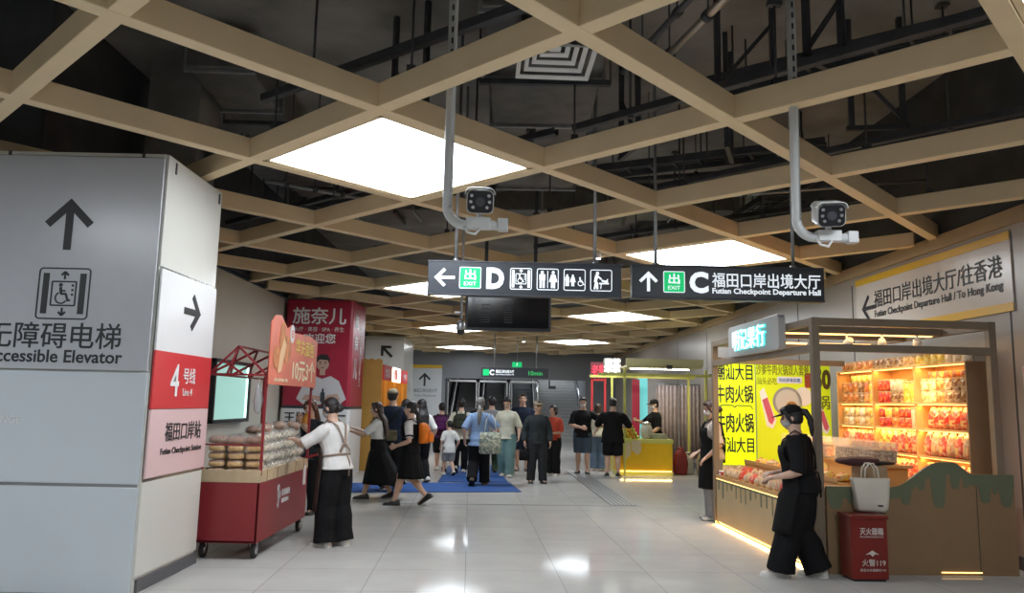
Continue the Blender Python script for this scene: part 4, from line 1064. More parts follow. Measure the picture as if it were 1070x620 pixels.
plate2d([rrect(-.06, -.11, .06, .11, .03)], mat('poster_stamp', (.34, .06, .03), .5), t, (.79, .013, 1.98), 1., name='red_stamp')
M_pot = mat('poster_pot_grey', (.28, .28, .26), .4); M_broth = mat('poster_broth', (.30, .16, .04), .4); M_beef = mat('poster_beef', (.55, .10, .16), .5)
plate2d([[(x, y) for x, y in circ(0, 0, .22, 28)]], M_pot, t, (.46, .013, 1.66), 1., name='pot_rim'); plate2d([circ(0, 0, .18, 24)], mat('poster_pot_inside', (.5, .5, .46), .4), t, (.46, .011, 1.66), 1., name='pot_inside'); plate2d([circ(.06, -.08, .09, 16)], M_broth, t, (.46, .009, 1.66), 1., name='pot_broth')
plate2d([circ(0, 0, .14, 24)], mat('poster_plate', (.7, .7, .68), .4), t, (.70, .013, 1.74), 1., name='plate')
for x, z, k in ((.16, 1.56, 1.), (1.0, 1.42, .75)):
    plate2d([[(-.12, .24), (-.05, .30), (.13, -.18), (.07, -.30), (-.02, -.26)]], M_white, t, (x, .013, z), k, name='meat_tray'); plate2d([[(-.08, .12), (-.0, .16), (.1, -.16), (.06, -.24), (.01, -.2)]], M_beef, t, (x, .010, z), k, name='meat_slices')
text('50', mat('poster_brown_ink', (.10, .06, .01), .5), t, (1.0, .013, 2.0), h=.3, w=.26, bold=.05)
text('锅', M_ol, t, (1.0, .013, 1.66), h=.2, w=.2, bold=.03)

# neon sign
t = thing('neon_sign', 'grey rounded stall sign with turquoise glowing neon characters', 'neon sign', S(-.047, 1.45, 2.38), TH)
b = MB(); b.prism(rrect(-.82, -.19, .82, .19, .06), -.04, .04, 0, 'yz'); b.build('board', mat('neon_board', (.50, .50, .50), .4), t, .006)
M_neon = mat('neon_cyan', (.3, .9, .9), .4, emit=(.10, .80, .82), strength=1.1); M_neonw = mat('neon_white', (1, 1, 1), .4, emit=(.8, 1., 1.), strength=1.5)
text('明记果行', M_neon, t, (-.055, .05, .0), h=.25, w=1.05, face='-x', bold=.04, depth=.02)
text('明记果行', M_neonw, t, (-.068, .05, .0), h=.25, w=1.05, face='-x', bold=.0, depth=.012)
for y in (-.6, .6): b = MB(); b.box((.015, y, -.166), (.045, .04, .026)); b.build('bracket', M_frame, t)

# spotlights under the stall beams
def spot_(label, x, y, aim, power):
    t = thing('spotlight', label, 'spotlight', S(x, y, 2.39), 0)
    d = (V(aim)-V(S(x, y, 2.28))).normalized(); q = d.to_track_quat('-Z', 'Y').to_matrix()
    b = MB(); b.tube([(0, 0, 0), (0, 0, -.09)], .012, 8); b.build('stem', M_white, t)
    b = MB(); b.lathe([(.035, .09), (.045, .05), (.05, -.06), (.046, -.06), (.04, -.02)], 16); b.v = [q @ p+V((0, 0, -.12)) for p in b.v]; b.build('can', M_white, t)
    b = MB(); b.lathe([(.038, -.045), (.038, -.04)], 16); b.v = [q @ p+V((0, 0, -.12)) for p in b.v]; b.build('lamp', M_spot, t)
    l = bpy.data.lights.new('spot', 'SPOT'); l.energy = power; l.spot_size = math.radians(85); l.spot_blend = .6; l.color = (1, .74, .42); l.shadow_soft_size = .05
    o = bpy.data.objects.new('spot', l); COL.objects.link(o); o.parent = t; o.location = V((0, 0, -.12))+d*.08; o.rotation_euler = d.to_track_quat('-Z', 'Y').to_euler()
spot_('white spotlight under the stall beam, beside the front corner post', .35, .8, S(.3, 2.2, .7), 30)
spot_('white spotlight under the stall beam, second from the corner post', .75, .8, S(.6, 2.8, .9), 90)
spot_('white spotlight under the stall beam, third from the corner post', 1.15, .8, S(1.9, 2.0, 1.2), 70)
spot_('white spotlight under the stall beam, nearest the shelf unit', 1.55, .8, S(1.9, 1.3, 1.2), 60)

area('added_top_glow', S(.95, 1.6, 2.36), (0, 0, 0), 1.0, 2.2, 22, (1., .60, .24), bpy.data.objects['stall_frame']).location = (.95, 1.6, 2.385)
for yy in (.95, 2.3): b = MB(); b.box((.95, yy, 2.40), (1.7, .05, .02)); b.build('glow_strip', M_warm, bpy.data.objects['stall_frame'])  # these strips and the area light above are added to warm the stall interior
# things on and before the front counter
t = thing('cardboard_box', 'plain cardboard box standing on the stall front counter', 'box', S(.62, .18, .792), TH)
b = MB(); b.box((0, 0, .11), (.27, .2, .22)); b.build('carton', mat('cardboard', (.38, .26, .15), .7, var=.08), t, .004)
b = MB(); b.box((0, -.101, .11), (.04, .002, .22)); b.build('tape', mat('box_tape', (.45, .33, .2), .3), t)
t = thing('folded_jacket', 'dark maroon folded jacket lying on the cardboard box', 'jacket', S(.56, .18, 1.013), TH)
b = MB(); superell(b, (-.06, 0, .04), (.21, .13, .04), .7, 24); o = b.build('body', mat('maroon_cloth', (.07, .025, .03), .8, bump=.3), t); wrinkle(o.data, .015, 14, 4)
b = MB(); superell(b, (.16, -.01, .025), (.16, .07, .022), .8, 20); o = b.build('sleeve', M_ink, t); wrinkle(o.data, .01, 18, 5)
t = thing('carrier_bag', 'white carrier bag hanging on the stall front above the fire box', 'bag', S(.47, -.115, .60), TH)
b = MB(); rings = []
for z, wd, dp in ((0, .26, .08), (.03, .30, .11), (.15, .33, .12), (.28, .36, .10), (.31, .37, .09)): rings.append([V((x*wd/2, y*dp/2, z)) for x, y in rrect(-1, -1, 1, 1, .3)])
b.loft(rings, 0, True); o = b.build('sack', mat('white_bag_plastic', (.62, .58, .50), .4, var=.04), t); wrinkle(o.data, .012, 12, 2)
for y in (-.035, .035):
    b = MB(); b.tube([(-.07, y, .30), (-.06, y, .40), (-.02, y, .45), (.02, y, .45), (.06, y, .40), (.07, y, .30)], .008, 8); b.build('handle', mat('white_bag_plastic'  , (.62, .58, .50)), t)
b = MB(); b.box((.06, -.066, .06), (.05, .004, .012)); b.build('mark', M_ink, t)
M_firebox = mat('fire_box_red', (.17, .012, .008), .3, var=.05)
t = thing('fire_extinguisher_box', 'dark red fire extinguisher box standing on the floor before the stall', 'fire box', (3.335, 7.49, 0), TH)
b = MB(); b.box((0, 0, .29), (.34, .24, .54)); b.build('cabinet', M_firebox, t, .006)
b = MB(); b.box((0, 0, .575), (.37, .265, .035)); b.build('lid', M_firebox, t, .008)
b = MB(); b.box((0, 0, .012), (.30, .2, .024)); b.build('foot', M_ink, t)
M_wl = mat('white_letter_print', (.62, .56, .52), .5)
text('灭火器箱', M_wl, t, (.02, -.1225, .45), h=.062, w=.22, bold=.03)
text('FIRE EXTINGUISHER BOX', M_wl, t, (.02, -.1225, .40), h=.014, w=.22)
plate2d([[(-.08, .0), (-.03, .03), (0, .05), (.03, .03), (.08, 0), (.03, .01), (0, -.02), (-.03, .01)]], M_wl, t, (.02, -.1225, .24), .8, name='emblem')
text('火警119', M_wl, t, (.03, -.1225, .17), h=.062, w=.22, bold=.01)
text('发生火灾请拨打119', M_wl, t, (.02, -.1225, .105), h=.025, w=.24)

# ================================================================== YELLOW KIOSK FURTHER ON
KO = V((2.45, 17.85, 0)); KT = math.radians(2.3)
def K(x, y, z=0): return KO+Matrix.Rotation(KT, 3, 'Z') @ V((x, y, z))
M_ky = mat('kiosk_yellow', (.82, .50, .01), .35, var=.04); M_klime = mat('kiosk_lime', (.62, .62, .16), .4)
t = thing('kiosk_counter', 'yellow kiosk counter with a pale lime top where two men queue', 'counter', KO, KT)
b = MB(); b.box((.64, .28, .40), (1.26, .54, .64)); b.build('body', M_ky, t, .006)
b = MB(); b.box((.64, .28, .76), (1.30, .58, .09)); b.build('top', M_klime, t, .006)
b = MB(); b.box((.64, .28, .04), (1.28, .56, .08)); b.build('plinth', M_klime, t, .004)
b = MB(); b.box((.64, -.006, .095), (1.2, .012, .02)); b.build('base_lamp', M_warm, t)
for x, z, k in ((.18, .58, 1.), (.44, .64, .85)):
    b = MB(); b.prism([(x-.13*k, z+.16*k), (x+.12*k, z+.16*k), (x+.13*k, z-.12*k), (x+.02, z-.22*k), (x-.14*k, z-.08*k)], -.02, -.012, 0, 'xz'); b.build('paper_flag', mat('price_flag', (.66, .56, .36), .6), t)
area('base_light', (.64, -.03, .1), (0, 0, 0), 1.2, .02, 2.5, (1., .66, .2), t).rotation_euler = (-.9, 0, 0)
t = thing('kiosk_canopy', 'lime tube frame and flat roof of the yellow kiosk', 'kiosk frame', KO, KT)
for x, y in ((.16, -.07), (2.03, -.07), (.1, 1.3), (2.0, 1.3)):
    b = MB(); b.box((x, y, 1.2), (.05, .05, 2.4)); b.build('post', M_klime, t)
for y in (-.07, 1.3):
    b = MB(); b.bar((-.45, y, 2.26), (2.15, y, 2.26), .05, .06); b.build('beam', M_klime, t)
b = MB(); b.box((1.1, .65, 2.46), (1.75, 1.3, .05)); b.box((1.1, .0, 2.56), (1.8, .03, .16)); b.build('roof', mat('kiosk_roof', (.56, .52, .30), .5), t)
b = MB(); b.box((1.2, -.03, 2.45), (.13, .06, .1)); b.build('dark_clip', M_signblk, t)
b = MB(); b.bar((1.95, 0, 2.28), (2.25, -.02, 2.3), .05, .03); b.build('arm', M_signblk, t)
t = thing('neon_sign', 'bright white glowing sign on the roof corner of the yellow kiosk', 'neon sign', K(-.12, -.05, 2.46), KT)
b = MB(); b.box((0, .03, 0), (.40, .03, .34)); b.build('board', mat('kiosk_board', (.45, .45, .42), .5), t)
text('果茶', mat('kiosk_neon', (1, 1, 1), .4, emit=(1, 1, .96), strength=2.5), t, (0, -.0, .0), h=.30, w=.36, bold=.06, depth=.02)
b = MB(); b.box((1.1, .5, 2.425), (1.4, .04, .02)); lp = b.build('added_roof_lamp', M_spot, bpy.data.objects['kiosk_canopy'])  # strip and area light added under the roof to brighten counter and fruit
area('added_roof_light', (1.1, .5, 2.40), (0, 0, 0), 1.4, .1, 26, (1., .86, .6), bpy.data.objects['kiosk_canopy'])
# produce heaps on the kiosk counter
M_fr = [speckle('fruit_orange', (.75, .30, .05), (.8, .45, .08), (.7, .2, .04), 20.), speckle('fruit_green', (.35, .45, .06), (.5, .5, .1), (.25, .35, .05), 20.), speckle('fruit_yellow', (.8, .6, .06), (.75, .5, .05), (.8, .7, .2), 20.)]
fp = {}
r_ = random.Random(4)
for lay in range(4):
    for i in range(5-lay):
        for j in range(3 if lay < 3 else 2):
            k = (lay+i+j) % 3
            p = K(.30+(i-(4-lay)/2)*.092, .2+(j-1)*.10, .805+lay*.078)
            lab = ['round orange fruit in the heap on the kiosk counter', 'round green fruit in the heap on the kiosk counter', 'round yellow fruit in the heap on the kiosk counter'][k]
            if k not in fp:
                b = MB(); b.ell((0, 0, .045), (.045, .045, .044), 12); o = b.build('fruit', M_fr[k]); tag(o, lab, 'fruit', lab+' group'); o.location = p; fp[k] = o
                MB().lathe([(.004, .085), (.006, .1)], 6).build('stem', M_drip, o)
            else: dup(fp[k], p, r_.uniform(0, 6))
t = thing('drink_dispenser', 'round clear drink jar with a lid on the kiosk counter', 'drink jar', K(.74, .3, .805), KT)
b = MB(); b.lathe([(.09, 0), (.13, .06), (.14, .2), (.11, .3), (.09, .32)], 20); b.build('jar', mat('jar_frosted', (.6, .55, .48), .2, alpha=.75), t)
b = MB(); b.lathe([(.10, .32), (.10, .36), (.03, .40)], 20); b.build('lid', M_chrome, t); b = MB(); b.box((0, -.15, .05), (.03, .06, .03)); b.build('tap', M_chrome, t)
t = thing('cash_box', 'grey cash box on the right half of the kiosk counter', 'cash box', K(1.0, .28, .805), KT)
b = MB(); b.box((0, 0, .06), (.36, .28, .12)); b.build('body', mat('cashbox_grey', (.30, .30, .24), .5), t, .006); b = MB(); b.box((0, -.142, .06), (.1, .006, .04)); b.build('latch', M_chrome, t)
# red gate sign beside the kiosk
t = thing('neon_gate', 'red framed neon sign gate left of the yellow kiosk', 'neon gate', (2.12, 20.2, 0))
for x in (0, .34): b = MB(); b.box((x, 0, 1.15), (.05, .05, 2.3)); b.build('post', M_redfilm, t)
M_rneon = mat('neon_red', (.8, .05, .08), .4, emit=(.9, .03, .08), strength=.7)
b = MB(); b.box((.17, 0, 2.45), (.42, .05, .42)); b.build('board', mat('gate_board', (.18, .02, .03), .5), t); text('老街', M_rneon, t, (.17, -.03, 2.45), h=.28, w=.36, bold=.04)
b = MB(); b.box((.17, 0, 2.2), (.34, .05, .04)); b.build('crossbar', M_redfilm, t)
# backdrop panels behind the kiosk
t = thing('lit_banner', 'narrow turquoise lit panel standing behind the kiosk attendant', 'light panel', (3.55, 20.9, 0))
b = MB(); b.box((0, 0, 1.3), (.26, .05, 2.2)); b.build('lit_face', mat('turquoise_panel', (.2, .55, .55), .4, emit=(.12, .6, .6), strength=.7), t); b = MB(); b.box((0, .03, .1), (.3, .2, .2)); b.build('base', M_signblk, t)
t = thing('pull_up_banner', 'dark red pull-up banner behind the fruit on the kiosk', 'banner', (3.32, 20.6, 0))
b = MB(); b.box((0, 0, 1.15), (.2, .01, 2.2)); b.build('sheet', M_adred, t); b = MB(); b.box((0, 0, .03), (.26, .2, .06)); b.build('base', M_signblk, t)
M_drape = mat('drape_mauve', (.36, .29, .27), .8, var=.15, vscale=8)
for i, (y0, y1, lab) in enumerate(((17.3, 18.6, 'mauve cloth drape behind the yellow kiosk, next to the attendant'), (18.7, 20.0, 'mauve cloth drape behind the yellow kiosk, next to the side wall'))):
    t = thing('drape', lab, 'drape', ((4.0 if i == 0 else 4.58), 19.9, 0), PI/2); y0, y1 = 0, .56; b = MB(); n = 40; L = y1-y0
    prof = [V((.03*math.sin(k*.9)+.012*math.sin(k*2.3), -L/2+L*k/n, 0)) for k in range(n+1)]
    vs = [p+V((0, 0, z)) for z in (.25, 2.1) for p in prof]; b.add(vs, [(k, k+1, n+2+k, n+1+k) for k in range(n)], 0, True); o = b.build('cloth', M_drape, t, recalc=False); sd = o.modifiers.new('s', 'SOLIDIFY'); sd.thickness = .01
    b = MB(); b.tube([(0, -L/2-.05, 2.12), (0, L/2+.05, 2.12)], .015, 8); b.build('rail', M_gsteel, t)
def sack(label, x, y, r, h, m, seed, name='sack'):
    t = thing(name, label, 'sack', (x, y, 0)); b = MB(); rings = []
    for z, k in ((0, .8), (.08, 1.), (.4, 1.05), (.7, .9), (.88, .6), (.93, .35), (1., .5)): rings.append([V((r*k*math.cos(2*PI*i/18), r*.8*k*math.sin(2*PI*i/18), z*h)) for i in range(18)])
    b.loft(rings); o = b.build('body', m, t); wrinkle(o.data, .03, 14, seed); b = MB(); b.lathe([(r*.36, h*.9), (r*.38, h*.925), (r*.36, h*.95)], 12); b.build('tie', M_signblk, t)
sack('dark red sack on the floor right of the yellow kiosk', 3.98, 18.3, .16, .62, mat('sack_red', (.26, .03, .03), .7, var=.2), 1)
sack('white bulging plastic sack beside the dark red sack', 4.20, 18.5, .12, .50, mat('sack_white', (.55, .52, .46), .4, var=.1), 2)
sack('brown patterned sack beside the lime cabinet', 4.50, 18.3, .15, .52, mat('sack_brown', (.28, .22, .14), .7, var=.4, vscale=14), 3)
t = thing('side_cabinet', 'low lime cabinet at the right end of the yellow kiosk', 'cabinet', K(2.2, -.12, 0), KT)
b = MB(); b.box((.0, 0, .42), (.2, .4, .84)); b.build('body', M_klime, t, .006); b = MB(); b.box((-.0, -.205, .42), (.14, .01, .66)); b.build('door', mat('cabinet_door', (.50, .52, .14), .5), t); b = MB(); b.box((.05, -.215, .46), (.012, .012, .1)); b.build('handle', M_chrome, t)
t = thing('hanging_cloth', 'orange apron hanging from the right kiosk post', 'apron', K(2.18, -.05, 1.05), KT)
b = MB(); rings = []
for z, w_ in ((0, .12), (.15, .12), (.3, .09), (.42, .03)): rings.append([V((x*w_, y*.03, z)) for x, y in rrect(-1, -1, 1, 1, .6)])
b.loft(rings); o = b.build('cloth', mat('orange_cloth', (.66, .17, .02), .7), t); wrinkle(o.data, .02, 12); b = MB(); b.tube([(0, 0, .42), (0, 0, 1.2)], .006, 6); b.build('strap', M_ink, t); b = MB(); b.box((0, 0, -.06), (.05, .02, .1)); b.build('pale_tag', M_wl, t)

# ================================================================== OCHRE KIOSK ON THE LEFT
t = thing('kiosk', 'ochre kiosk with glowing shelves and red headers under the diagonal arrow', 'kiosk', (-3.55, 19.8, 0))
M_och = mat('kiosk_ochre', (.46, .25, .05), .5, var=.05)
b = MB(); top = [(-.65+1.3*i/40, 2.46+.035*abs(math.sin(i*.63))) for i in range(41)]
b.prism([(-.65, 0), (.65, 0)]+top[::-1], -2.2, -2.15, 0, 'xz'); b.build('end_panel', M_och, t)
b = MB(); b.box((0, 2.17, 1.2), (1.3, .05, 2.4)); b.build('end_panel', M_och, t)
b = MB(); b.box((-.62, 0, 1.2), (.05, 4.3, 2.4)); b.box((0, 0, 2.36), (1.25, 4.3, .05)); b.build('back_and_roof', M_och, t)
b = MB(); b.box((.45, 0, .45), (.3, 4.3, .9)); b.build('counter', M_och, t, .006)
for z in (1.25, 1.62): b = MB(); b.box((-.4, 0, z), (.36, 4.25, .03)); b.build('shelf_board', M_shelf, t)
for y in (-1.45, 0, 1.45): b = MB(); b.box((.62, y, 1.2), (.05, .06, 2.3)); b.build('post', mat('kiosk_orange_post', (.70, .36, .06), .5), t)
for y, m_ in ((-1.4, M_redfilm), (1.5, M_redfilm)): b = MB(); b.box((.64, y, 2.2), (.04, 1.2, .34)); b.build('header', m_, t)
b = MB(); b.box((.65, .05, 2.2), (.05, 1.2, .36)); b.build('lit_header', mat('kiosk_lit_header', (1, .95, .85), .4, emit=(1, .93, .8), strength=1.6), t)
text('烤肠', M_redfilm, t, (.68, -.25, 2.2), h=.26, w=.5, face='+x', bold=.04); text('饮品', M_white, t, (.665, -1.4, 2.2), h=.2, w=.7, face='+x'); text('小吃', M_white, t, (.665, 1.5, 2.2), h=.2, w=.7, face='+x')
b = MB(); b.box((.3, 0, 2.31), (.5, 4.0, .02)); b.build('glow_strip', M_warm, t)
b = MB(); b.box((-.59, 0, 1.7), (.01, 4.2, 1.2)); b.build('lit_back', mat('kiosk_inside', (.75, .55, .25), .5), t)
# ================================================================== PEOPLE
def remesh(vs, fs, voxel, smooth=4, fac=.5):
    me = bpy.data.meshes.new('tmp'); me.from_pydata([tuple(p) for p in vs], [], fs)
    bm = bmesh.new(); bm.from_mesh(me); bmesh.ops.recalc_face_normals(bm, faces=bm.faces); bm.to_mesh(me); bm.free()
    o = bpy.data.objects.new('tmp', me); COL.objects.link(o)
    r = o.modifiers.new('r', 'REMESH'); r.mode = 'VOXEL'; r.voxel_size = voxel; r.use_smooth_shade = True
    if smooth: s = o.modifiers.new('s', 'SMOOTH'); s.factor = fac; s.iterations = smooth
    out = bpy.data.meshes.new_from_object(o.evaluated_get(bpy.context.evaluated_depsgraph_get()))
    bpy.data.objects.remove(o); bpy.data.meshes.remove(me)
    for p in out.polygons: p.use_smooth = True
    return out

class Blob(MB):
    def rings(s, rs, n=18):
        """rs: (centre, half-axis x, half-axis y)"""
        return s.loft([[c+ax*math.cos(2*PI*k/n)+ay*math.sin(2*PI*k/n) for k in range(n)] for c, ax, ay in rs])
    def make(s, name, m, parent, voxel, smooth=4, folds=0., seed=0, fscale=(9, 9, 4)):
        me = remesh(s.v, s.f, voxel, smooth); me.name = name; me.materials.clear(); me.materials.append(m)
        if folds:
            off = V((seed*1.37, seed*2.11, seed*.71)); sc = V(fscale)
            no = [v.normal.copy() for v in me.vertices]
            for v, n in zip(me.vertices, no):
                q = V((v.co.x*sc.x, v.co.y*sc.y, v.co.z*sc.z))+off
                v.co += n*folds*(noise.noise(q)+.5*noise.noise(q*2.3))
        return link(name, me, parent)

def ik(a, target, l1, l2, pole):
    d = target-a; D = d.length
    D2 = min(D, (l1+l2)*.999); d = d.normalized()
    x = (l1*l1-l2*l2+D2*D2)/(2*D2); h = math.sqrt(max(l1*l1-x*x, 0))
    p = (pole-d*pole.dot(d)).normalized()
    return a+d*x+p*h, a+d*D2

SKIN = mat('skin_light', (.60, .38, .28), .5, var=.04, vscale=20); SKIN2 = mat('skin_tan', (.46, .27, .18), .5, var=.04, vscale=20)
LIPS = mat('lips', (.42, .16, .14), .5); BROW = mat('brow_hair', (.03, .02, .018), .8); EYE = mat('eye_dark', (.02, .015, .012), .25)
HAIRB = mat('hair_black', (.012, .010, .010), .45, var=.3, vscale=60, bump=.5, bscale=140); HAIRN = mat('hair_dark_brown', (.045, .024, .016), .45, var=.3, vscale=60, bump=.5, bscale=140)
HAIRR = mat('hair_reddish', (.12, .045, .025), .45, var=.3, vscale=60); HAIRG = mat('hair_grey', (.16, .15, .14), .5, var=.3, vscale=60)
TORSO = [(.468, .080, .062, -.004), (.50, .098, .074, -.006), (.53, .102, .074, -.006), (.57, .094, .066, 0), (.61, .084, .058, .002), (.66, .086, .060, .004), (.71, .096, .066, .008), (.75, .100, .064, .006), (.782, .090, .053, 0), (.806, .066, .042, -.004), (.826, .042, .036, -.002), (.85, .034, .035, .004), (.885, .032, .034, .010)]

class Person:
    def __init__(s, label, x, y, heading, h, vox=.008, skin=SKIN, female=True, lean=0., headyaw=0., headpitch=0., rh=None, lh=None, rp=None, lp=None, rfoot=None, lfoot=None, palm=None, wide=1., curl=.5):
        s.h = h; s.vox = vox; s.skin = skin; s.fem = female
        s.root = thing('person', label, 'person', (x, y, 0), math.radians(heading))
        s.sw = (.100 if female else .112)*wide; s.k = (1.0 if female else 1.08)*wide
        s.lean = math.radians(lean); s.hy = math.radians(headyaw); s.hp = math.radians(headpitch)
        # feet: (x, y, lift, pitch deg)
        rf = rfoot or (.06, 0, 0, 0); lf = lfoot or (-.06, 0, 0, 0); s.feet = {1: rf, -1: lf}
        s.ank = {}
        for sd in (1, -1):
            f = s.feet[sd]; p = math.radians(f[3]); s.ank[sd] = V((f[0], f[1]-.035*math.sin(p)*.5, .045+f[2]+.07*math.sin(max(p, 0))))
        drop = 0
        for sd in (1, -1):
            hip = V((.052*sd, 0, .5)); a = s.ank[sd]; hor = math.hypot(hip.x-a.x, hip.y-a.y)
            need = a.z+math.sqrt(max(.4545**2-hor**2, .01)); drop = max(drop, .5-need)
        s.drop = drop
        s.T = lambda p: s._T(V(p))
        s.sh = {sd: s.T((s.sw*sd, -.004, .774)) for sd in (1, -1)}
        s.hip = {sd: V((.052*sd, -.003, .5-drop)) for sd in (1, -1)}
        s.knee = {}
        for sd in (1, -1): s.knee[sd], s.ank[sd] = ik(s.hip[sd], s.ank[sd], .232, .224, V((.05*sd, 1, 0)))
        tg = {1: V(rh) if rh else V((s.sw+.055, .03, .50)), -1: V(lh) if lh else V((-s.sw-.055, .03, .50))}
        po = {1: V(rp) if rp else V((.45, -.9, -.3)), -1: V(lp) if lp else V((-.45, -.9, -.3))}
        s.elb, s.wri = {}, {}
        for sd in (1, -1): s.elb[sd], s.wri[sd] = ik(s.sh[sd], tg[sd], .168, .148, po[sd])
        s.curl = curl; s.palm = {1: V(palm[0]) if palm else V((-1, .1, 0)), -1: V(palm[1]) if palm else V((1, .1, 0))}
        # head frame
        c = s.T((0, .012, .925)); R = Matrix.Rotation(-s.lean*.6, 3, 'X') @ Matrix.Rotation(s.hy, 3, 'Z') @ Matrix.Rotation(-s.hp, 3, 'X')
        s.hc, s.hR = c+V((0, math.sin(s.hp)*.02, 0)), R
        s.body()
    def _T(s, p):
        w = max(0, min(1, (p.z-.50)/.08)); a = -s.lean*w
        q = V((p.x, p.y, p.z-.52)); q = Matrix.Rotation(a, 3, 'X') @ q
        return V((q.x, q.y, q.z+.52-s.drop))
    def H(s, p): return s.hc+s.hR @ V(p)
    def trings(s, infl=0., z0=0., z1=2., kx=1.):
        out = []
        for z, rx, ry, yo in TORSO:
            if z < z0-.001 or z > z1: continue
            k = s.k
            ax = V((rx*k*kx+infl, 0, 0)); up = s.T((0, yo, z+.005))-s.T((0, yo, z-.005)); ay = up.normalized().cross(V((1, 0, 0)))*(ry*(1+(k-1)*.6)+infl)
            out.append((s.T((0, yo, z)), ax, ay))
        return out
    def body(s):
        h = s.h; b = Blob()
        b.rings(s.trings())
        b.rings([(s.T((0, .006, .84)), V((.034, 0, 0)), V((0, .034, 0))), (s.hc+s.hR @ V((0, -.012, -.03)), V((.033, 0, 0)), V((0, .036, 0)))])
        # skull, jaw, nose, ears, brow, chin
        b.ell(s.H((0, -.006, .012)), (.046, .056, .058), 18, 0, s.hR)
        b.ell(s.H((0, .014, -.022)), (.036, .040, .046), 16, 0, s.hR)
        b.ell(s.H((0, .034, -.052)), (.016, .016, .013), 10, 0, s.hR)
        b.tube([s.H((0, .050, .012)), s.H((0, .060, -.010)), s.H((0, .061, -.018))], [.005, .008, .009], 8)
        b.ell(s.H((0, .050, -.036)), (.014, .009, .008), 10, 0, s.hR)
        for sd in (1, -1):
            b.ell(s.H((.047*sd, -.006, -.006)), (.006, .013, .019), 10, 0, s.hR)
            b.ell(s.H((.022*sd, .040, -.014)), (.016, .012, .013), 10, 0, s.hR)
            sh, el, wr = s.sh[sd], s.elb[sd], s.wri[sd]; m = .95 if s.fem else 1.12
            b.tube([s.T((s.sw*.5*sd, -.004, .782)), sh, sh.lerp(el, .35), sh.lerp(el, .7), el, el.lerp(wr, .3), el.lerp(wr, .7), wr], [.029*m, .032*m, .030*m, .027*m, .024*m, .0255*m, .019*m, .0150*m], 12)
            s.hand(b, sd)
            hp, kn, an = s.hip[sd], s.knee[sd], s.ank[sd]
            b.tube([hp+V((0, 0, .02)), hp.lerp(kn, .25), hp.lerp(kn, .6), kn, kn.lerp(an, .18)+V((0, -.006, 0)), kn.lerp(an, .38)+V((0, -.008, 0)), kn.lerp(an, .7), an], [.058, .057, .047, .036, .035, .038, .027, .022], 14)
            f = s.feet[sd]; p = math.radians(f[3]); fd = V((.12*sd, math.cos(p), -math.sin(p))).normalized()
            heel = an-fd*.03+V((0, 0, -.022)); 
            b.tube([an+V((0, 0, .0)), an+fd*.02+V((0, 0, -.02)), an+fd*.06+V((0, 0, -.026)), an+fd*.098+V((0, 0, -.031))], [.022, .023, (.026, .015), (.022, .010)], 12)
            b.ell(heel, (.019, .024, .018), 10)
        b.v = [p*h for p in b.v]
        o = b.make('body', s.skin, s.root, s.vox, 3, 0)
        o.data.materials.append(LIPS); o.data.materials.append(BROW)
        inv = s.hR.transposed(); hc = s.hc
        for pl in o.data.polygons:
            c = pl.center/h
            if c.z < hc.z-.08: continue
            q = inv @ (c-hc)
            if q.y > .04:
                if abs(q.x) < .017 and -.041 < q.z < -.032: pl.material_index = 1
                elif .010 < abs(q.x) < .033 and .010 < q.z < .016: pl.material_index = 2
        for sd in (1, -1):
            e = MB(); e.ell(s.H((.021*sd, .0455, .0015))*h, (.0085*h, .005*h, .0042*h), 10, 0, s.hR); e.build('eye', EYE, s.root)
    def hand(s, b, sd):
        el, wr = s.elb[sd], s.wri[sd]; d = (wr-el).normalized(); n = s.palm[sd]; n = (n-d*n.dot(d)).normalized(); t = d.cross(n)*1.
        # thumb side: choose the side that is forward/up
        if t.dot(V((0, 1, .4))) < 0: t = -t
        q = Matrix.Rotation(0, 3, 'X')
        k0, k1 = wr, wr+d*.048
        b.loft([[c+t*wd*math.cos(2*PI*i/12)+n*th*math.sin(2*PI*i/12) for i in range(12)] for c, wd, th in ((wr-d*.008, .015, .013), (wr+d*.012, .020, .0125), (wr+d*.034, .024, .012), (wr+d*.05, .0235, .010))])
        for i, (o, L) in enumerate(((.0185, .040), (.0065, .046), (-.006, .043), (-.018, .034))):
            p = wr+d*.046+t*o; a = s.curl*(.55+.1*i); pts = [p]; dd = d+t*(o*1.5); dd.normalize(); ang = 0
            for sgm in (.45, .32, .26):
                ang += a; v = dd*math.cos(ang)+n*math.sin(ang); pts.append(pts[-1]+v*L*sgm)
            b.tube(pts, [.0066, .0062, .0058, .0048], 8)
        p = wr+d*.014+t*.017; v1 = (t*.75+d*.75+n*.25).normalized(); v2 = (d*.9+t*.15+n*.4).normalized()
        b.tube([p-t*.006, p+v1*.020, p+v1*.020+v2*.018, p+v1*.020+v2*.032], [.0095, .0085, .0072, .0055], 8)
    # ---- garments
    def shirt(s, m, hem=.49, sleeve=.5, infl=.012, name='shirt', flare=.006, collar=.835, folds=.005, sl=.006, trim=None):
        h = s.h; b = Blob(); rs = s.trings(infl, hem, collar)
        z = hem; base = s.T((0, 0, hem)); 
        w = [t for t in TORSO if t[0] >= hem][0]; ax = V((w[1]*s.k+infl+flare, 0, 0)); ay = V((0, w[2]+infl+flare, 0))
        rs = [(base, ax, ay)]+[r for r in rs if r[0].z > base.z+.01]
        if hem < .468: rs = [(V((0, -.004, hem-s.drop)), V((.104*s.k+infl+flare, 0, 0)), V((0, .078+infl+flare, 0)))]+s.trings(infl, .50, collar)
        b.rings(rs)
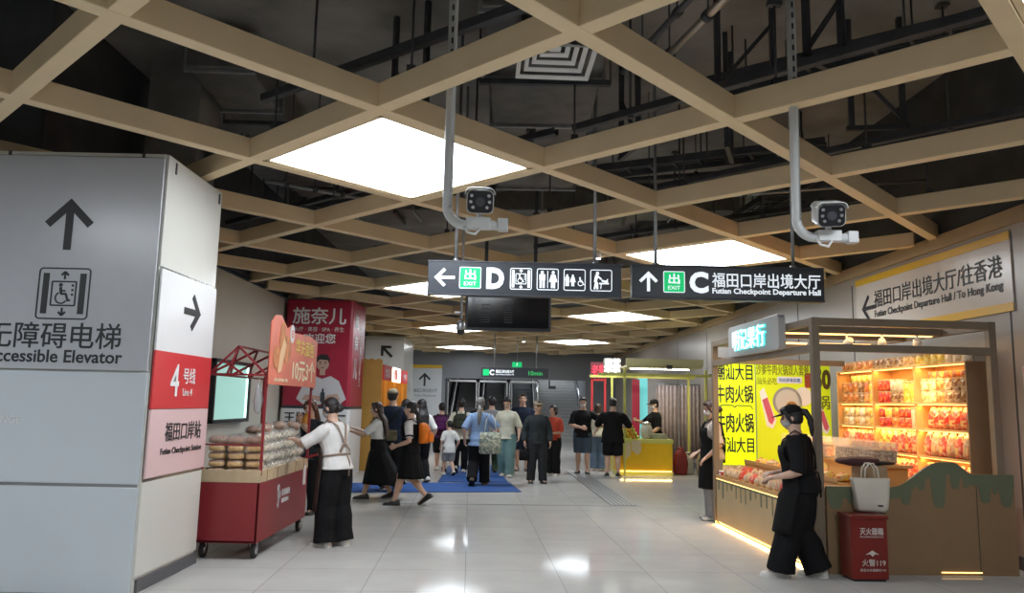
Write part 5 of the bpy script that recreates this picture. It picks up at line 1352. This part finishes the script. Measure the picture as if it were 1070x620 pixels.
        for sd in (1, -1):
            pts = [s.T((s.sw*.35*sd, -.004, .785)), s.sh[sd]]; rr = [.030+infl*.4, .032+infl*.7]
            if sleeve <= 0: continue
            m_ = .95 if s.fem else 1.12
            N = 7
            for i in range(1, N+1):
                u = sleeve*i/N; L1, L2 = .168, .148; q = u*(L1+L2)
                if q <= L1: p = s.sh[sd].lerp(s.elb[sd], q/L1); r = .033-.008*q/L1
                else: p = s.elb[sd].lerp(s.wri[sd], (q-L1)/L2); r = .026-.009*(q-L1)/L2
                pts.append(p); rr.append(r*m_+infl*.75+sl*u)
            b.tube(pts, rr, 14)
        b.v = [p*h for p in b.v]
        return b.make(name, m, s.root, s.vox*1.15, 5, folds, len(bpy.data.objects))
    def pants(s, m, end=.03, infl=.010, wide=0., top=.60, name='pants', folds=.006):
        h = s.h; b = Blob(); rs = s.trings(infl, .468, top+.001); rs[0] = (rs[0][0], rs[0][1]*1., rs[0][2]*1.); b.rings(rs)
        for sd in (1, -1):
            hp, kn, an = s.hip[sd], s.knee[sd], s.ank[sd]; pts = [hp+V((0, 0, .03)), hp.lerp(kn, .25), hp.lerp(kn, .6)]; rr = [.060+infl, .058+infl+wide*.4, .050+infl+wide*.7]
            full = [(kn, .038+infl+wide), (kn.lerp(an, .35)+V((0, -.006, 0)), .040+infl+wide), (kn.lerp(an, .7), .030+infl*1.3+wide*1.15), (an+V((0, -.004, -.012)), .028+infl*1.6+wide*1.3)]
            for p, r in full:
                if p.z < end+.001-.0 and p.z < kn.z: break
                pts.append(p); rr.append(r)
            if pts[-1].z > end+.02:
                a, c = pts[-1], (an if pts[-1].z < kn.z+.001 else kn); u = (a.z-end)/max(a.z-c.z, .01)
                pts.append(a.lerp(c, min(max(u, .1), 1))); rr.append(rr[-1])
            b.tube(pts, rr, 16)
        b.v = [p*h for p in b.v]
        return b.make(name, m, s.root, s.vox*1.15, 5, folds, len(bpy.data.objects), (7, 7, 5))
    def skirt(s, m, top=.60, hem=.2, flare=.05, back=0., name='skirt', pleat=.006, infl=.014):
        h = s.h; n = 48; b = MB(); rings = []
        for i in range(13):
            u = i/12; z = top+(hem-top)*u
            if z > .50: 
                w = min(TORSO, key=lambda t: abs(t[0]-z)); c = s.T((0, w[3], z)); rx, ry = w[1]*s.k+infl, w[2]+infl
            else: c = V((0, -back*(.5-z)/.3, z-s.drop)); rx, ry = .104*s.k+infl+flare*(.5-z)/.3, .078+infl+(flare+back*.6)*(.5-z)/.3
            rings.append([c+V((rx*math.cos(2*PI*k/n), ry*math.sin(2*PI*k/n), 0))*(1+pleat*10*u*math.sin(2*PI*k/n*11)) if False else c+V(((rx+pleat*u*math.sin(11*2*PI*k/n))*math.cos(2*PI*k/n), (ry+pleat*u*math.sin(11*2*PI*k/n))*math.sin(2*PI*k/n), 0)) for k in range(n)])
        inner = [[p*.0+c_ for p, c_ in zip(r, [sum(r, V((0, 0, 0)))/n+(q-sum(r, V((0, 0, 0)))/n)*.95 for q in r])] for r in rings][::-1]
        b.loft(rings+inner, 0, True, False); b.v = [p*h for p in b.v]
        return b.build(name, m, s.root)
    def apron(s, m, top=.76, hem=.28, half=1.5, off=.020, name='apron', legw=.0):
        h = s.h; b = MB(); n = 24; R0, R1 = [], []
        for i in range(15):
            u = i/14; z = top+(hem-top)*u
            a_ = half*(.62 if z > .66 else 1.)
            if z > .50:
                lo = [t for t in TORSO if t[0] <= z][-1]; hi = [t for t in TORSO if t[0] > z][0]; q = (z-lo[0])/(hi[0]-lo[0]); w = [lo[j]+(hi[j]-lo[j])*q for j in range(4)]
                c = s.T((0, w[3], z)); rx, ry = w[1]*s.k+off, w[2]+off
            else:
                fy = max(s.knee[1].y, s.knee[-1].y)*(.5-z)/.27; c = V((0, max(0, fy)*.7, z-s.drop)); rx, ry = .105*s.k+off+legw, .078+off+legw
            for R, e in ((R0, 0), (R1, .006)):
                R.append([c+V(((rx+e)*math.sin(-a_+2*a_*k/n), (ry+e)*math.cos(-a_+2*a_*k/n), 0)) for k in range(n+1)])
        vs = [p*h for r in R0+R1 for p in r]; w_ = n+1; N = 15; fs = []
        for L in (0, 1):
            for i in range(N-1):
                for k in range(n):
                    q = L*N*w_+i*w_+k; f = (q, q+1, q+w_+1, q+w_); fs.append(f if L else f[::-1])
        for i in range(N-1):
            for k in (0, n): q = i*w_+k; fs.append((q, q+w_, N*w_+q+w_, N*w_+q))
        for k in range(n):
            for i in (0, N-1): q = i*w_+k; fs.append((q, q+1, N*w_+q+1, N*w_+q))
        b.add(vs, fs, 0, True)
        o = b.build(name, m, s.root)
        return o
    def straps(s, m, cross=True, off=.018, r=.006, name='apron_strap'):
        h = s.h
        for sd in (1, -1):
            pts = [s.T((.05*sd, .066+off, .75)), s.T((.055*sd, .045+off, .80)), s.T((.052*sd, .0, .835+off*.6)), s.T((.045*sd, -.045-off, .80)), s.T((.012*sd if cross else .05*sd, -.062-off, .70)), s.T((-.05*sd if cross else .055*sd, -.058-off, .62))]
            b = MB(); b.tube([p*h for p in pts], [(r*1.6*h, r*.6*h)]*len(pts), 8); b.build(name, m, s.root)
        b = MB(); rs = []
        for k in range(25):
            a = 2*PI*k/24; rs.append(s.T(((.088*s.k+off)*math.sin(a), (.060+off)*math.cos(a), .605))*h)
        b.tube(rs, r*h, 6); b.tube([s.T((.01, -.066-off, .605))*h, s.T((.02, -.072-off, .55))*h, s.T((.015, -.07-off, .47))*h], r*h, 6); b.build('apron_tie', m, s.root)
    def shoes(s, m, sole=None, name='shoe', k=1.):
        h = s.h
        for sd in (1, -1):
            an = s.ank[sd]; f = s.feet[sd]; p = math.radians(f[3]); fd = V((.12*sd, math.cos(p), -math.sin(p))).normalized(); x = V((fd.y, -fd.x, 0)).normalized(); up = x.cross(fd)
            o = an-up*.045
            def ring(t, wd, ht, z0=0.): return [o+fd*t+x*(wd*a)+up*(z0+(ht-z0)*c) for a, c in ((-1, .0), (-1.04, .35), (-.85, .75), (-.4, 1), (.4, 1), (.85, .75), (1.04, .35), (1, 0))]
            b = MB(); b.loft([[q*h for q in ring(t, wd*k, ht)] for t, wd, ht in ((-.054, .014, .03), (-.046, .024, .048), (-.02, .027, .055), (.01, .027, .052), (.045, .031, .037), (.075, .033, .029), (.098, .027, .024), (.108, .014, .015))])
            sh = b.build(name, m, s.root)
            b = MB(); b.loft([[q*h for q in ring(t, wd*k, .010, -.003)] for t, wd in ((-.057, .015), (-.048, .026), (0, .029), (.05, .033), (.08, .035), (.102, .028), (.112, .015))]); b.build('sole', sole or M_ink, sh)
    def hair(s, style, m):
        h = s.h; b = Blob(); R = s.hR
        b.ell(s.H((0, -.014, .020)), (.053, .058, .057), 20, 0, R)
        b.ell(s.H((0, -.022, -.008)), (.050, .046, .046), 16, 0, R)
        if style in ('short', 'man'):
            b.ell(s.H((0, .018, .058)), (.038, .034, .018), 12, 0, R)
        if style in ('fringe', 'long', 'bob', 'bun', 'pony'):
            b.ell(s.H((0, .020, .050)), (.042, .034, .022), 12, 0, R)
            for sd in (1, -1): b.tube([s.H((.040*sd, .022, .04)), s.H((.050*sd, .012, .0)), s.H((.049*sd, .0, -.035))], [.014, .012, .008], 10)
        if style == 'bob': b.ell(s.H((0, -.026, -.035)), (.054, .040, .050), 14, 0, R)
        if style == 'long':
            b.tube([s.H((0, -.040, .0)), s.H((0, -.050, -.06)), s.T((0, -.075, .80)), s.T((0, -.090, .70)), s.T((0, -.088, .62))], [(.050, .034), (.058, .030), (.066, .026), (.060, .020), (.034, .012)], 16)
        if style == 'pony':
            b.tube([s.H((0, -.06, .03)), s.H((0, -.085, .02)), s.H((0, -.100, -.03)), s.H((0, -.095, -.09)), s.H((0, -.085, -.13))], [.015, .018, .019, .015, .006], 12)
        if style == 'lowpony':
            b.tube([s.H((0, -.055, -.03)), s.H((0, -.075, -.06)), s.T((0, -.075, .82)), s.T((0, -.085, .74)), s.T((0, -.083, .68))], [.020, .024, .024, .020, .008], 12)
        if style == 'bun': b.ell(s.H((0, -.072, -.022)), (.032, .028, .030), 14, 0, R)
        if style == 'capped': pass
        b.v = [p*h for p in b.v]
        return b.make('hair', m, s.root, s.vox*.95, 2, .004, 3, (60, 60, 25))
    def mask(s, m):
        h = s.h; b = Blob(); b.ell(s.H((0, .022, -.026)), (.039, .042, .033), 16, 0, s.hR); b.ell(s.H((0, .045, -.016)), (.016, .022, .016), 12, 0, s.hR)
        b.v = [p*h for p in b.v]; o = b.make('face_mask', m, s.root, s.vox*.8, 2)
        for sd in (1, -1):
            e = MB(); e.tube([s.H((.036*sd, .034, -.008))*h, s.H((.050*sd, .0, .004))*h], .0016*h, 5); e.build('ear_loop', m, s.root)
    def cap(s, m, hat=False):
        h = s.h; R = s.hR; b = MB(); rings = []
        for i in range(9):
            t = i/8*PI/2*.98; rings.append([s.H((.056*math.cos(t)*math.cos(a), -.010+.062*math.cos(t)*math.sin(a), .026+.052*math.sin(t)))*h for a in [2*PI*k/24 for k in range(24)]])
        b.loft(rings); c = b.build('cap', m, s.root)
        b = MB(); n = 12; vs = []
        for e in (0, .004):
            for i in range(n+1):
                a = PI*.14+PI*.72*i/n
                vs.append(s.H((.055*math.cos(a), -.010+.061*math.sin(a), .030+e))*h); vs.append(s.H((.056*math.cos(a), .0+.108*math.sin(a), .020+e))*h)
        w_ = 2*(n+1); fs = []
        for i in range(n): q = 2*i; fs += [(q, q+1, q+3, q+2), (w_+q, w_+q+2, w_+q+3, w_+q+1), (q+1, w_+q+1, w_+q+3, q+3), (q, q+2, w_+q+2, w_+q)]
        fs += [(0, w_, w_+1, 1), (2*n, 2*n+1, w_+2*n+1, w_+2*n)]
        b.add(vs, fs); b.build('brim', m, c)
        b = MB(); b.ell(s.H((0, -.01, .078))*h, (.006*h, .006*h, .003*h), 8); b.build('button', m, c)
    def at(s, p):      # local body point (fractions) to world, for bags worn or held
        q = s.root.rotation_euler.z; return V(s.root.location)+Matrix.Rotation(q, 3, 'Z') @ (V(p)*s.h)

def backpack(P, label, m, m2, k=1.):
    h = P.h; t = thing('backpack', label, 'backpack', P.root.location, P.root.rotation_euler.z)
    def q(x, y, z): return P.T((x, y, z))*h
    b = Blob(); 
    rs = []
    for z, wd, dp in ((.60, .075, .035), (.61, .085, .048), (.66, .088, .055), (.72, .085, .050), (.77, .075, .040), (.795, .05, .025)):
        rs.append((q(0, -.085-dp*k, z), V((wd*k*h, 0, 0)), V((0, dp*k*h, 0))))
    b.rings(rs); b.make('main_bag', m, t, P.vox, 4, .004, 5)
    b = Blob(); rs = [(q(0, -.10-.09*k, z), V((wd*k*h, 0, 0)), V((0, .024*k*h, 0))) for z, wd in ((.615, .05), (.625, .062), (.67, .062), (.70, .052))]
    b.rings(rs); b.make('front_pocket', m, t, P.vox, 3)
    for sd in (1, -1):
        b = MB(); b.tube([q(.055*sd, -.085, .785), q(.062*sd, -.03, .832), q(.066*sd, .03, .818), q(.072*sd, .078, .76), q(.088*sd, .070, .68), q(.112*sd, .01, .63), q(.09*sd, -.085, .62)], [(.011*h, .005*h)]*7, 8); b.build('strap', m2, t)
    b = MB(); b.tube([q(-.02, -.10, .79), q(-.012, -.10, .815), q(.012, -.10, .815), q(.02, -.10, .79)], .004*h, 6); b.build('top_loop', m2, t)
    b = MB(); b.tube([q(-.06*k, -.095-.1*k, .725), q(0, -.10-.10*k, .735), q(.06*k, -.095-.1*k, .725)], .003*h, 6); b.build('zip', m2, t)
    return t
def hand_bag(label, loc, w_, d_, hh, m, drop, name='handbag', handle=None, rz=0., cat='bag'):
    """a soft bag hanging below loc (the grip)"""
    t = thing(name, label, cat, (loc[0], loc[1], loc[2]-drop-hh), rz)
    b = MB(); rings = []
    for z, k, q in ((0, .9, .6), (.08, 1., .9), (.5, 1.02, 1.), (.85, .98, .8), (1, .95, .5)): rings.append([V((x*w_/2*k, y*d_/2*q, z*hh)) for x, y in rrect(-1, -1, 1, 1, .35)])
    b.loft(rings); o = b.build('bag_body', m, t); wrinkle(o.data, .014, 9, len(label))
    for y in (-.02, .02):
        b = MB(); b.tube([(-w_*.28, y, hh*.96), (-w_*.2, y*.6, hh+drop*.7), (-.02, y*.2, hh+drop), (.02, y*.2, hh+drop), (w_*.2, y*.6, hh+drop*.7), (w_*.28, y, hh*.96)], .007, 8); b.build('strap', handle or m, t)
    return t

# cloths
CL = lambda n, c, r=.85: mat(n, c, r, var=.10, vscale=9, bump=.15, bscale=120, spec=.15)
K_white = CL('cotton_white', (.68, .67, .65)); K_black = CL('cloth_black', (.0095, .0095, .0105)); K_brown = CL('apron_brown', (.045, .030, .026)); K_cream = CL('cotton_cream', (.62, .60, .48))
K_navy = CL('cloth_navy', (.018, .024, .045)); K_blue = CL('shirt_light_blue', (.20, .29, .46)); K_red = CL('polo_red', (.42, .06, .035)); K_denim = CL('denim_blue', (.14, .21, .31)); K_denimd = CL('denim_dark', (.06, .085, .12))
K_teal = CL('trousers_teal', (.16, .27, .26)); K_dgrey = CL('jacket_charcoal', (.028, .034, .038)); K_pur = CL('shirt_plum', (.07, .025, .06)); K_grey = CL('shirt_grey', (.26, .26, .27)); K_khaki = CL('cap_khaki', (.26, .22, .15)); K_trous = CL('trousers_dark', (.022, .024, .027)); K_blackapron = CL('apron_black', (.0085, .0085, .009))
M_mask = mat('surgical_mask', (.66, .68, .70), .7); M_shoew = mat('shoe_white', (.60, .58, .53), .6); M_shoeb = mat('shoe_black', (.015, .015, .015), .45); M_solew = mat('sole_white', (.6, .6, .58), .6); M_strapb = mat('strap_tan', (.28, .20, .15), .7); M_sand = mat('sandal_brown', (.10, .06, .04), .6)

NEAR, MID, FAR = .0062, .0085, .0105
# 1 vendor at the bread cart
P = Person('woman in white tee and brown apron reaching over the bread cart', -1.86, 8.57, 62, 1.585, NEAR, lean=9, headpitch=16, headyaw=8, rh=(.03, .25, .695), lh=(-.13, .27, .70), rp=(.8, -.2, -.6), lp=(-.8, -.2, -.6), palm=((0, .2, -1), (0, .2, -1)), rfoot=(.065, -.03, 0, 0), lfoot=(-.055, .03, 0, 0), curl=.35)
P.pants(K_black, .02, .010, .022); P.shirt(K_white, .515, .52, .020, folds=.008, flare=.012); P.apron(K_brown, .74, .24, 1.45, .034); P.straps(M_strapb, True, .026); P.shoes(M_shoew, M_solew); P.hair('bun', HAIRB); P.mask(M_mask)
# 2 person behind the cart
P = Person('woman with reddish hair and dark jacket standing behind the cart vendor', -2.76, 10.9, 165, 1.55, MID, headpitch=12, rh=(.03, .14, .79), lh=(-.05, .13, .72), palm=((0, -1, .2), (0, -1, .2)))
P.pants(K_black); P.shirt(K_dgrey, .47, .95, .016, 'jacket'); P.shoes(M_shoeb); P.hair('long', HAIRR)
o = thing('scarf', 'orange scarf held to the face of the red-haired woman', 'scarf', P.root.location, P.root.rotation_euler.z)
b = Blob(); b.ell(P.H((0, .05, -.065))*P.h, (.055, .05, .05), 14); b.ell((P.T((0.01, .09, .80)))*P.h, (.05, .035, .08), 14); b.make('cloth', mat('orange_scarf', (.60, .25, .04), .8), o, .009, 3, .006)
b = Blob(); b.tube([P.T((.03, .1, .79))*P.h, P.T((.04, .105, .70))*P.h], [.03, .02], 10); b.make('loose_end', mat('orange_scarf', (.60, .25, .04)), o, .009, 3)
# 3 girl in the long black skirt
P = Person('girl with long brown hair and long black skirt reaching forward', -2.10, 12.72, 88, 1.56, MID, lean=4, rh=(.06, .27, .70), lh=(-.10, .27, .68), rp=(.5, -.5, -.8), lp=(-.5, -.5, -.8), palm=((0, .2, -1), (0, .2, -1)), rfoot=(.05, -.13, 0, 12), lfoot=(-.05, .12, 0, 0))
P.shirt(K_white, .55, .45, .013); P.skirt(K_black, .62, .17, .075, .07); P.straps(K_black, False, .012, .007, 'overall_strap'); P.shoes(M_shoeb); P.hair('long', HAIRN)
# 4 man in khaki cap
P = Person('man in khaki cap and black jacket walking away with a shoulder bag', -2.08, 13.95, 12, 1.78, MID, female=False, rfoot=(.06, .06, 0, 0), lfoot=(-.06, -.08, 0, 10), headyaw=-25)
P.pants(K_black, .02, .012, .006); P.shirt(K_navy, .47, .98, .022, 'jacket'); P.shoes(M_shoeb, M_solew); P.hair('short', HAIRB); P.cap(K_khaki)
t = thing('shoulder_bag', 'olive shoulder bag at the hip of the man in the khaki cap', 'bag', P.root.location, P.root.rotation_euler.z); h = P.h
b = Blob(); b.rings([(V((-.04, -.125, z))*h, V((.085*h, 0, 0)), V((0, .035*h, 0))) for z in (.485, .495, .57, .585)]); b.make('bag_body', CL('canvas_olive', (.11, .10, .06)), t, .01, 3)
b = MB(); b.tube([V(p)*h for p in ((-.10, -.10, .58), (-.02, -.112, .68), (.07, -.085, .79), (.088, -.02, .836), (.08, .055, .79), (-.03, .105, .66), (-.115, .02, .56))], [(.010*h, .004*h)]*7, 8); b.build('strap', K_black, t)
b = MB(); b.box(V((-.04, -.162, .555))*h, (.27, .008, .06)); b.build('flap', CL('canvas_olive', (.11, .10, .06)), t)
# 5 girl with the orange backpack
P = Person('girl in black vest dress walking with an orange backpack', -1.50, 12.0, 82, 1.58, MID, rh=(.14, .06, .50), lh=(-.14, .10, .56), rfoot=(.05, -.15, .01, 32), lfoot=(-.05, .12, 0, 0), headpitch=5)
P.shirt(K_white, .58, .44, .014); P.shirt(K_black, .50, 0, .020, 'vest', collar=.80); P.skirt(K_black, .60, .27, .045, .02); P.shoes(M_shoeb); P.hair('lowpony', HAIRB)
for sd in (1, -1):
    b = MB(); e, sh = P.elb[sd], P.sh[sd]; d = (e-sh).normalized(); c = sh+d*.128; b.tube([(c-d*.006)*P.h, (c+d*.006)*P.h], .049*P.h, 16); b.build('sleeve_stripe', K_navy, P.root)
backpack(P, 'bright orange backpack on the girl in the black vest dress', CL('nylon_orange', (.78, .20, .02), .5), CL('nylon_black', (.02, .02, .022)), 1.1)
# 6 white-tee women behind
P = Person('woman with long black hair and white top walking away, behind the orange backpack', -1.72, 15.4, 30, 1.62, FAR, rfoot=(.05, -.10, 0, 15), lfoot=(-.05, .10, 0, 0))
P.shirt(K_white, .50, .5, .014); P.pants(K_black); P.shoes(M_shoew); P.hair('long', HAIRB)
P = Person('woman with black hair in dark dress half hidden beside the orange backpack girl', -2.1, 15.9, 20, 1.60, FAR)
P.shirt(K_black, .48, .6, .014); P.skirt(K_black, .6, .25, .04); P.shoes(M_shoeb); P.hair('bob', HAIRB)
# 7 purple backpack
P = Person('person in plum shirt and black shorts carrying a purple backpack', -1.55, 18.0, 5, 1.56, FAR, rfoot=(.05, -.12, .01, 25), lfoot=(-.05, .10, 0, 0), rh=(.16, .08, .56), lh=(-.16, .02, .52))
P.pants(K_black, .27, .012, .012); P.shirt(K_pur, .48, .5, .014); P.shoes(M_shoew); P.hair('short', HAIRB)
backpack(P, 'purple backpack on the person in black shorts', CL('nylon_purple', (.10, .02, .10), .6), CL('nylon_black', (.02, .02, .022)), 1.15)
# 8 olive backpack
P = Person('person in cream shirt walking away with a black rucksack and plastic bag', -1.08, 17.6, 0, 1.66, FAR, rfoot=(.05, .10, 0, 0), lfoot=(-.05, -.12, .01, 25), rh=(.13, .0, .53), lh=(-.17, .03, .51))
P.pants(K_black, .02); P.shirt(K_cream, .46, .5, .016); P.shoes(M_shoew); P.hair('short', HAIRB)
backpack(P, 'dark olive rucksack on the person in the cream shirt', CL('nylon_olive', (.035, .04, .025), .6), CL('nylon_black', (.02, .02, .022)), 1.15)
hand_bag('pale plastic shopping bag left of the woman in light blue', P.at((-.17, .03, .455)), .32, .14, .34, mat('pale_plastic', (.58, .58, .56), .35), .14, 'shopping_bag')
# child in pale clothes
P = Person('child in pale clothes walking on the blue mat by the plastic bag', -1.28, 16.9, 25, 1.18, FAR, rfoot=(.05, -.12, .01, 25), lfoot=(-.05, .12, 0, 0))
P.shirt(K_white, .42, .5, .016); P.pants(K_grey, .27, .012, .01); P.shoes(M_shoew); P.hair('short', HAIRB)
# 9 woman in light blue with the tote
P = Person('woman in light blue tee and striped black pants walking away with a tote', -.56, 14.95, -4, 1.68, MID, rfoot=(.055, .10, 0, 0), lfoot=(-.06, -.12, .01, 30), rh=(.17, .05, .52), lh=(-.17, .01, .50), rp=(.8, -.6, 0))
P.pants(K_black, .03, .012, .012); P.shirt(K_blue, .455, .52, .020, flare=.014); P.shoes(M_sand); P.hair('lowpony', HAIRG)
for sd in (1, -1):
    b = MB(); pts = [P.hip[sd]+V((.072*sd, 0, -.04)), P.hip[sd].lerp(P.knee[sd], .6)+V((.064*sd, 0, 0)), P.knee[sd]+V((.062*sd, 0, 0)), P.ank[sd]+V((.060*sd, -.005, .02))]; b.tube([p*P.h for p in pts], .009, 6); b.build('side_stripe', K_white, P.root)
t = hand_bag('patterned tote bag with white straps on the shoulder of the woman in light blue', P.at((.13, -.085, .80)), .40, .16, .40, speckle('tote_print', (.30, .32, .24), (.16, .20, .17), (.50, .48, .38), 26., .8), .34, 'tote_bag', K_white, P.root.rotation_euler.z)
# 10 person beside
P = Person('person in grey tee with dark hair in front of the middle escalator', -.40, 17.7, 10, 1.70, FAR, female=False)
P.pants(CL('trousers_green', (.06, .09, .05)), .02); P.shirt(K_grey, .48, .5, .014); P.shoes(M_shoeb); P.hair('short', HAIRB)
hand_bag('small red and white checked bag next to the tote bag', P.at((.0, -.15, .50)), .26, .12, .24, speckle('plaid', (.45, .08, .07), (.6, .56, .5), (.2, .06, .06), 30.), .12, 'checked_bag')
P = Person('person in dark grey top between the blue tee and the escalators', -.78, 20.6, 0, 1.70, FAR, female=False)
P.pants(K_black, .02); P.shirt(K_dgrey, .48, .6, .014); P.shoes(M_shoeb); P.hair('short', HAIRB); P.cap(K_navy)
# 11 young man in cream tee
P = Person('slim young man in loose cream tee and teal trousers looking down', -.05, 17.0, 172, 1.70, FAR, wide=.92, headpitch=32, rh=(.16, .02, .50), lh=(-.16, .05, .50), rfoot=(.05, -.06, 0, 8), lfoot=(-.05, .06, 0, 0))
P.pants(K_teal, .02, .012, .012); P.shirt(K_cream, .47, .6, .022, flare=.01); P.shoes(M_shoew); P.hair('short', HAIRB)
# 12 tall man in navy
P = Person('tall man in navy tee and shorts with sandals facing the camera', .31, 18.5, 180, 1.79, FAR, female=False, skin=SKIN)
P.pants(K_navy, .28, .012, .014); P.shirt(K_navy, .46, .55, .018); P.shoes(M_sand); P.hair('short', HAIRN)
# 13 older man in the dark jacket
P = Person('older man in charcoal zip jacket and beige cap standing mid-hall', .565, 15.7, 186, 1.63, MID, female=False, skin=SKIN2, rh=(.16, .03, .49), lh=(-.15, .06, .49), headyaw=12, wide=.90, rfoot=(.075, 0, 0, 0), lfoot=(-.07, .02, 0, 0))
P.pants(K_trous, .02, .010, .008); P.shirt(K_dgrey, .47, .97, .015, 'jacket', collar=.845); P.shoes(M_shoeb); P.hair('short', HAIRG); P.cap(K_khaki)
hand_bag('small black pouch in the hand of the older man in a cap', P.at((.16, .03, .43)), .2, .1, .2, K_black, .06, 'pouch')
b = MB(); b.tube([P.T((0, .097, .82))*P.h, P.T((0, .10, .75))*P.h, P.T((0, .098, .60))*P.h, P.T((0, .098, .50))*P.h], .006, 6); b.build('zip', M_ink, P.root)
# 14 woman in red
P = Person('woman in red polo and black trousers with one arm bent', .98, 17.4, 150, 1.54, FAR, skin=SKIN2, lh=(-.06, .12, .60), rh=(.10, .13, .57), palm=((0, .3, -1), (0, .3, -1)), headyaw=-20)
P.pants(K_black, .02, .012, .008); P.shirt(K_red, .50, .5, .016); P.shoes(M_shoew, M_solew); P.hair('bob', HAIRB)
# 15-17 customers at the yellow kiosk
P = Person('man in black tee and denim shorts wearing a mask, hand on his belly', 1.69, 18.05, 172, 1.74, FAR, female=False, headpitch=18, rh=(.02, .13, .60), lh=(-.18, .0, .56), palm=((0, -1, 0), (1, 0, 0)), lp=(-1, -.4, 0), rp=(1, -.4, 0))
P.pants(K_denimd, .28, .012, .012); P.shirt(K_black, .47, .5, .016); P.shoes(M_shoeb); P.hair('short', HAIRB); P.mask(M_mask)
P = Person('woman in white top and blue jeans between the two men at the kiosk', 2.13, 18.9, -15, 1.60, FAR, rh=(.08, .2, .62), lh=(-.1, .18, .6))
P.pants(K_denim, .02, .010, .012); P.shirt(K_cream, .50, .6, .015); P.shoes(M_shoew); P.hair('bob', HAIRN)
P = Person('man in loose black tee and shorts seen from behind at the yellow kiosk', 2.30, 17.45, -12, 1.72, MID, female=False, headpitch=20, rh=(.10, .18, .62), lh=(-.10, .18, .62), rp=(1, -.3, -.3), lp=(-1, -.3, -.3), rfoot=(.07, .02, 0, 0), lfoot=(-.07, -.02, 0, 0), wide=1.08)
P.pants(K_black, .27, .014, .016); P.shirt(K_black, .43, .58, .024, flare=.012); P.shoes(M_shoeb, M_solew); P.hair('short', HAIRB)
# 18 attendant
P = Person('kiosk attendant in black tee, black cap and mask behind the yellow counter', 3.52, 18.95, 100, 1.72, MID, female=False, headpitch=10, rh=(.1, .24, .70), lh=(-.12, .12, .52), rp=(.7, -.3, -.7))
P.pants(K_black, .02); P.shirt(K_black, .47, .5, .016); P.apron(K_blackapron, .75, .3, 1.4, .026); P.shoes(M_shoeb); P.hair('short', HAIRB); P.cap(K_black); P.mask(M_mask)
# 19 woman in apron at the far end of the snack stall
P = Person('woman in pale tee and black apron by the far end of the snack stall', 2.89, 11.16, 82, 1.66, NEAR+.001, headpitch=14, lh=(-.13, .07, .52), rh=(.06, .12, .55), palm=((0, .3, -1), (0, .3, -1)))
P.pants(K_grey, .02, .012, .016); P.shirt(CL('tee_pale_pink', (.56, .48, .43)), .50, .5, .018, flare=.01); P.apron(K_blackapron, .765, .26, 1.6, .032); P.straps(K_blackapron, False, .024, .010); P.shoes(M_shoew); P.hair('bun', HAIRN); P.mask(M_mask)
# 20 woman in the black cap
P = Person('woman in black cap, mask and black uniform serving at the snack stall', 2.79, 7.52, 66, 1.63, NEAR, lean=5, headpitch=10, lh=(-.11, .14, .56), rh=(.06, .15, .575), lp=(-.5, -.8, -.3), rp=(.5, -.8, -.3), palm=((0, .3, -1), (0, .3, -1)), rfoot=(.05, -.07, 0, 0), lfoot=(-.06, .13, 0, 0), wide=1.04, curl=.6)
P.pants(K_black, .025, .012, .026); P.shirt(K_black, .50, .55, .022, flare=.012, folds=.007); P.apron(K_blackapron, .76, .27, 1.5, .036, legw=.01); P.straps(K_blackapron, False, .028, .006); P.shoes(M_shoew, M_solew); P.hair('pony', HAIRB); P.cap(K_black); P.mask(mat('mask_grey', (.40, .38, .36), .7))
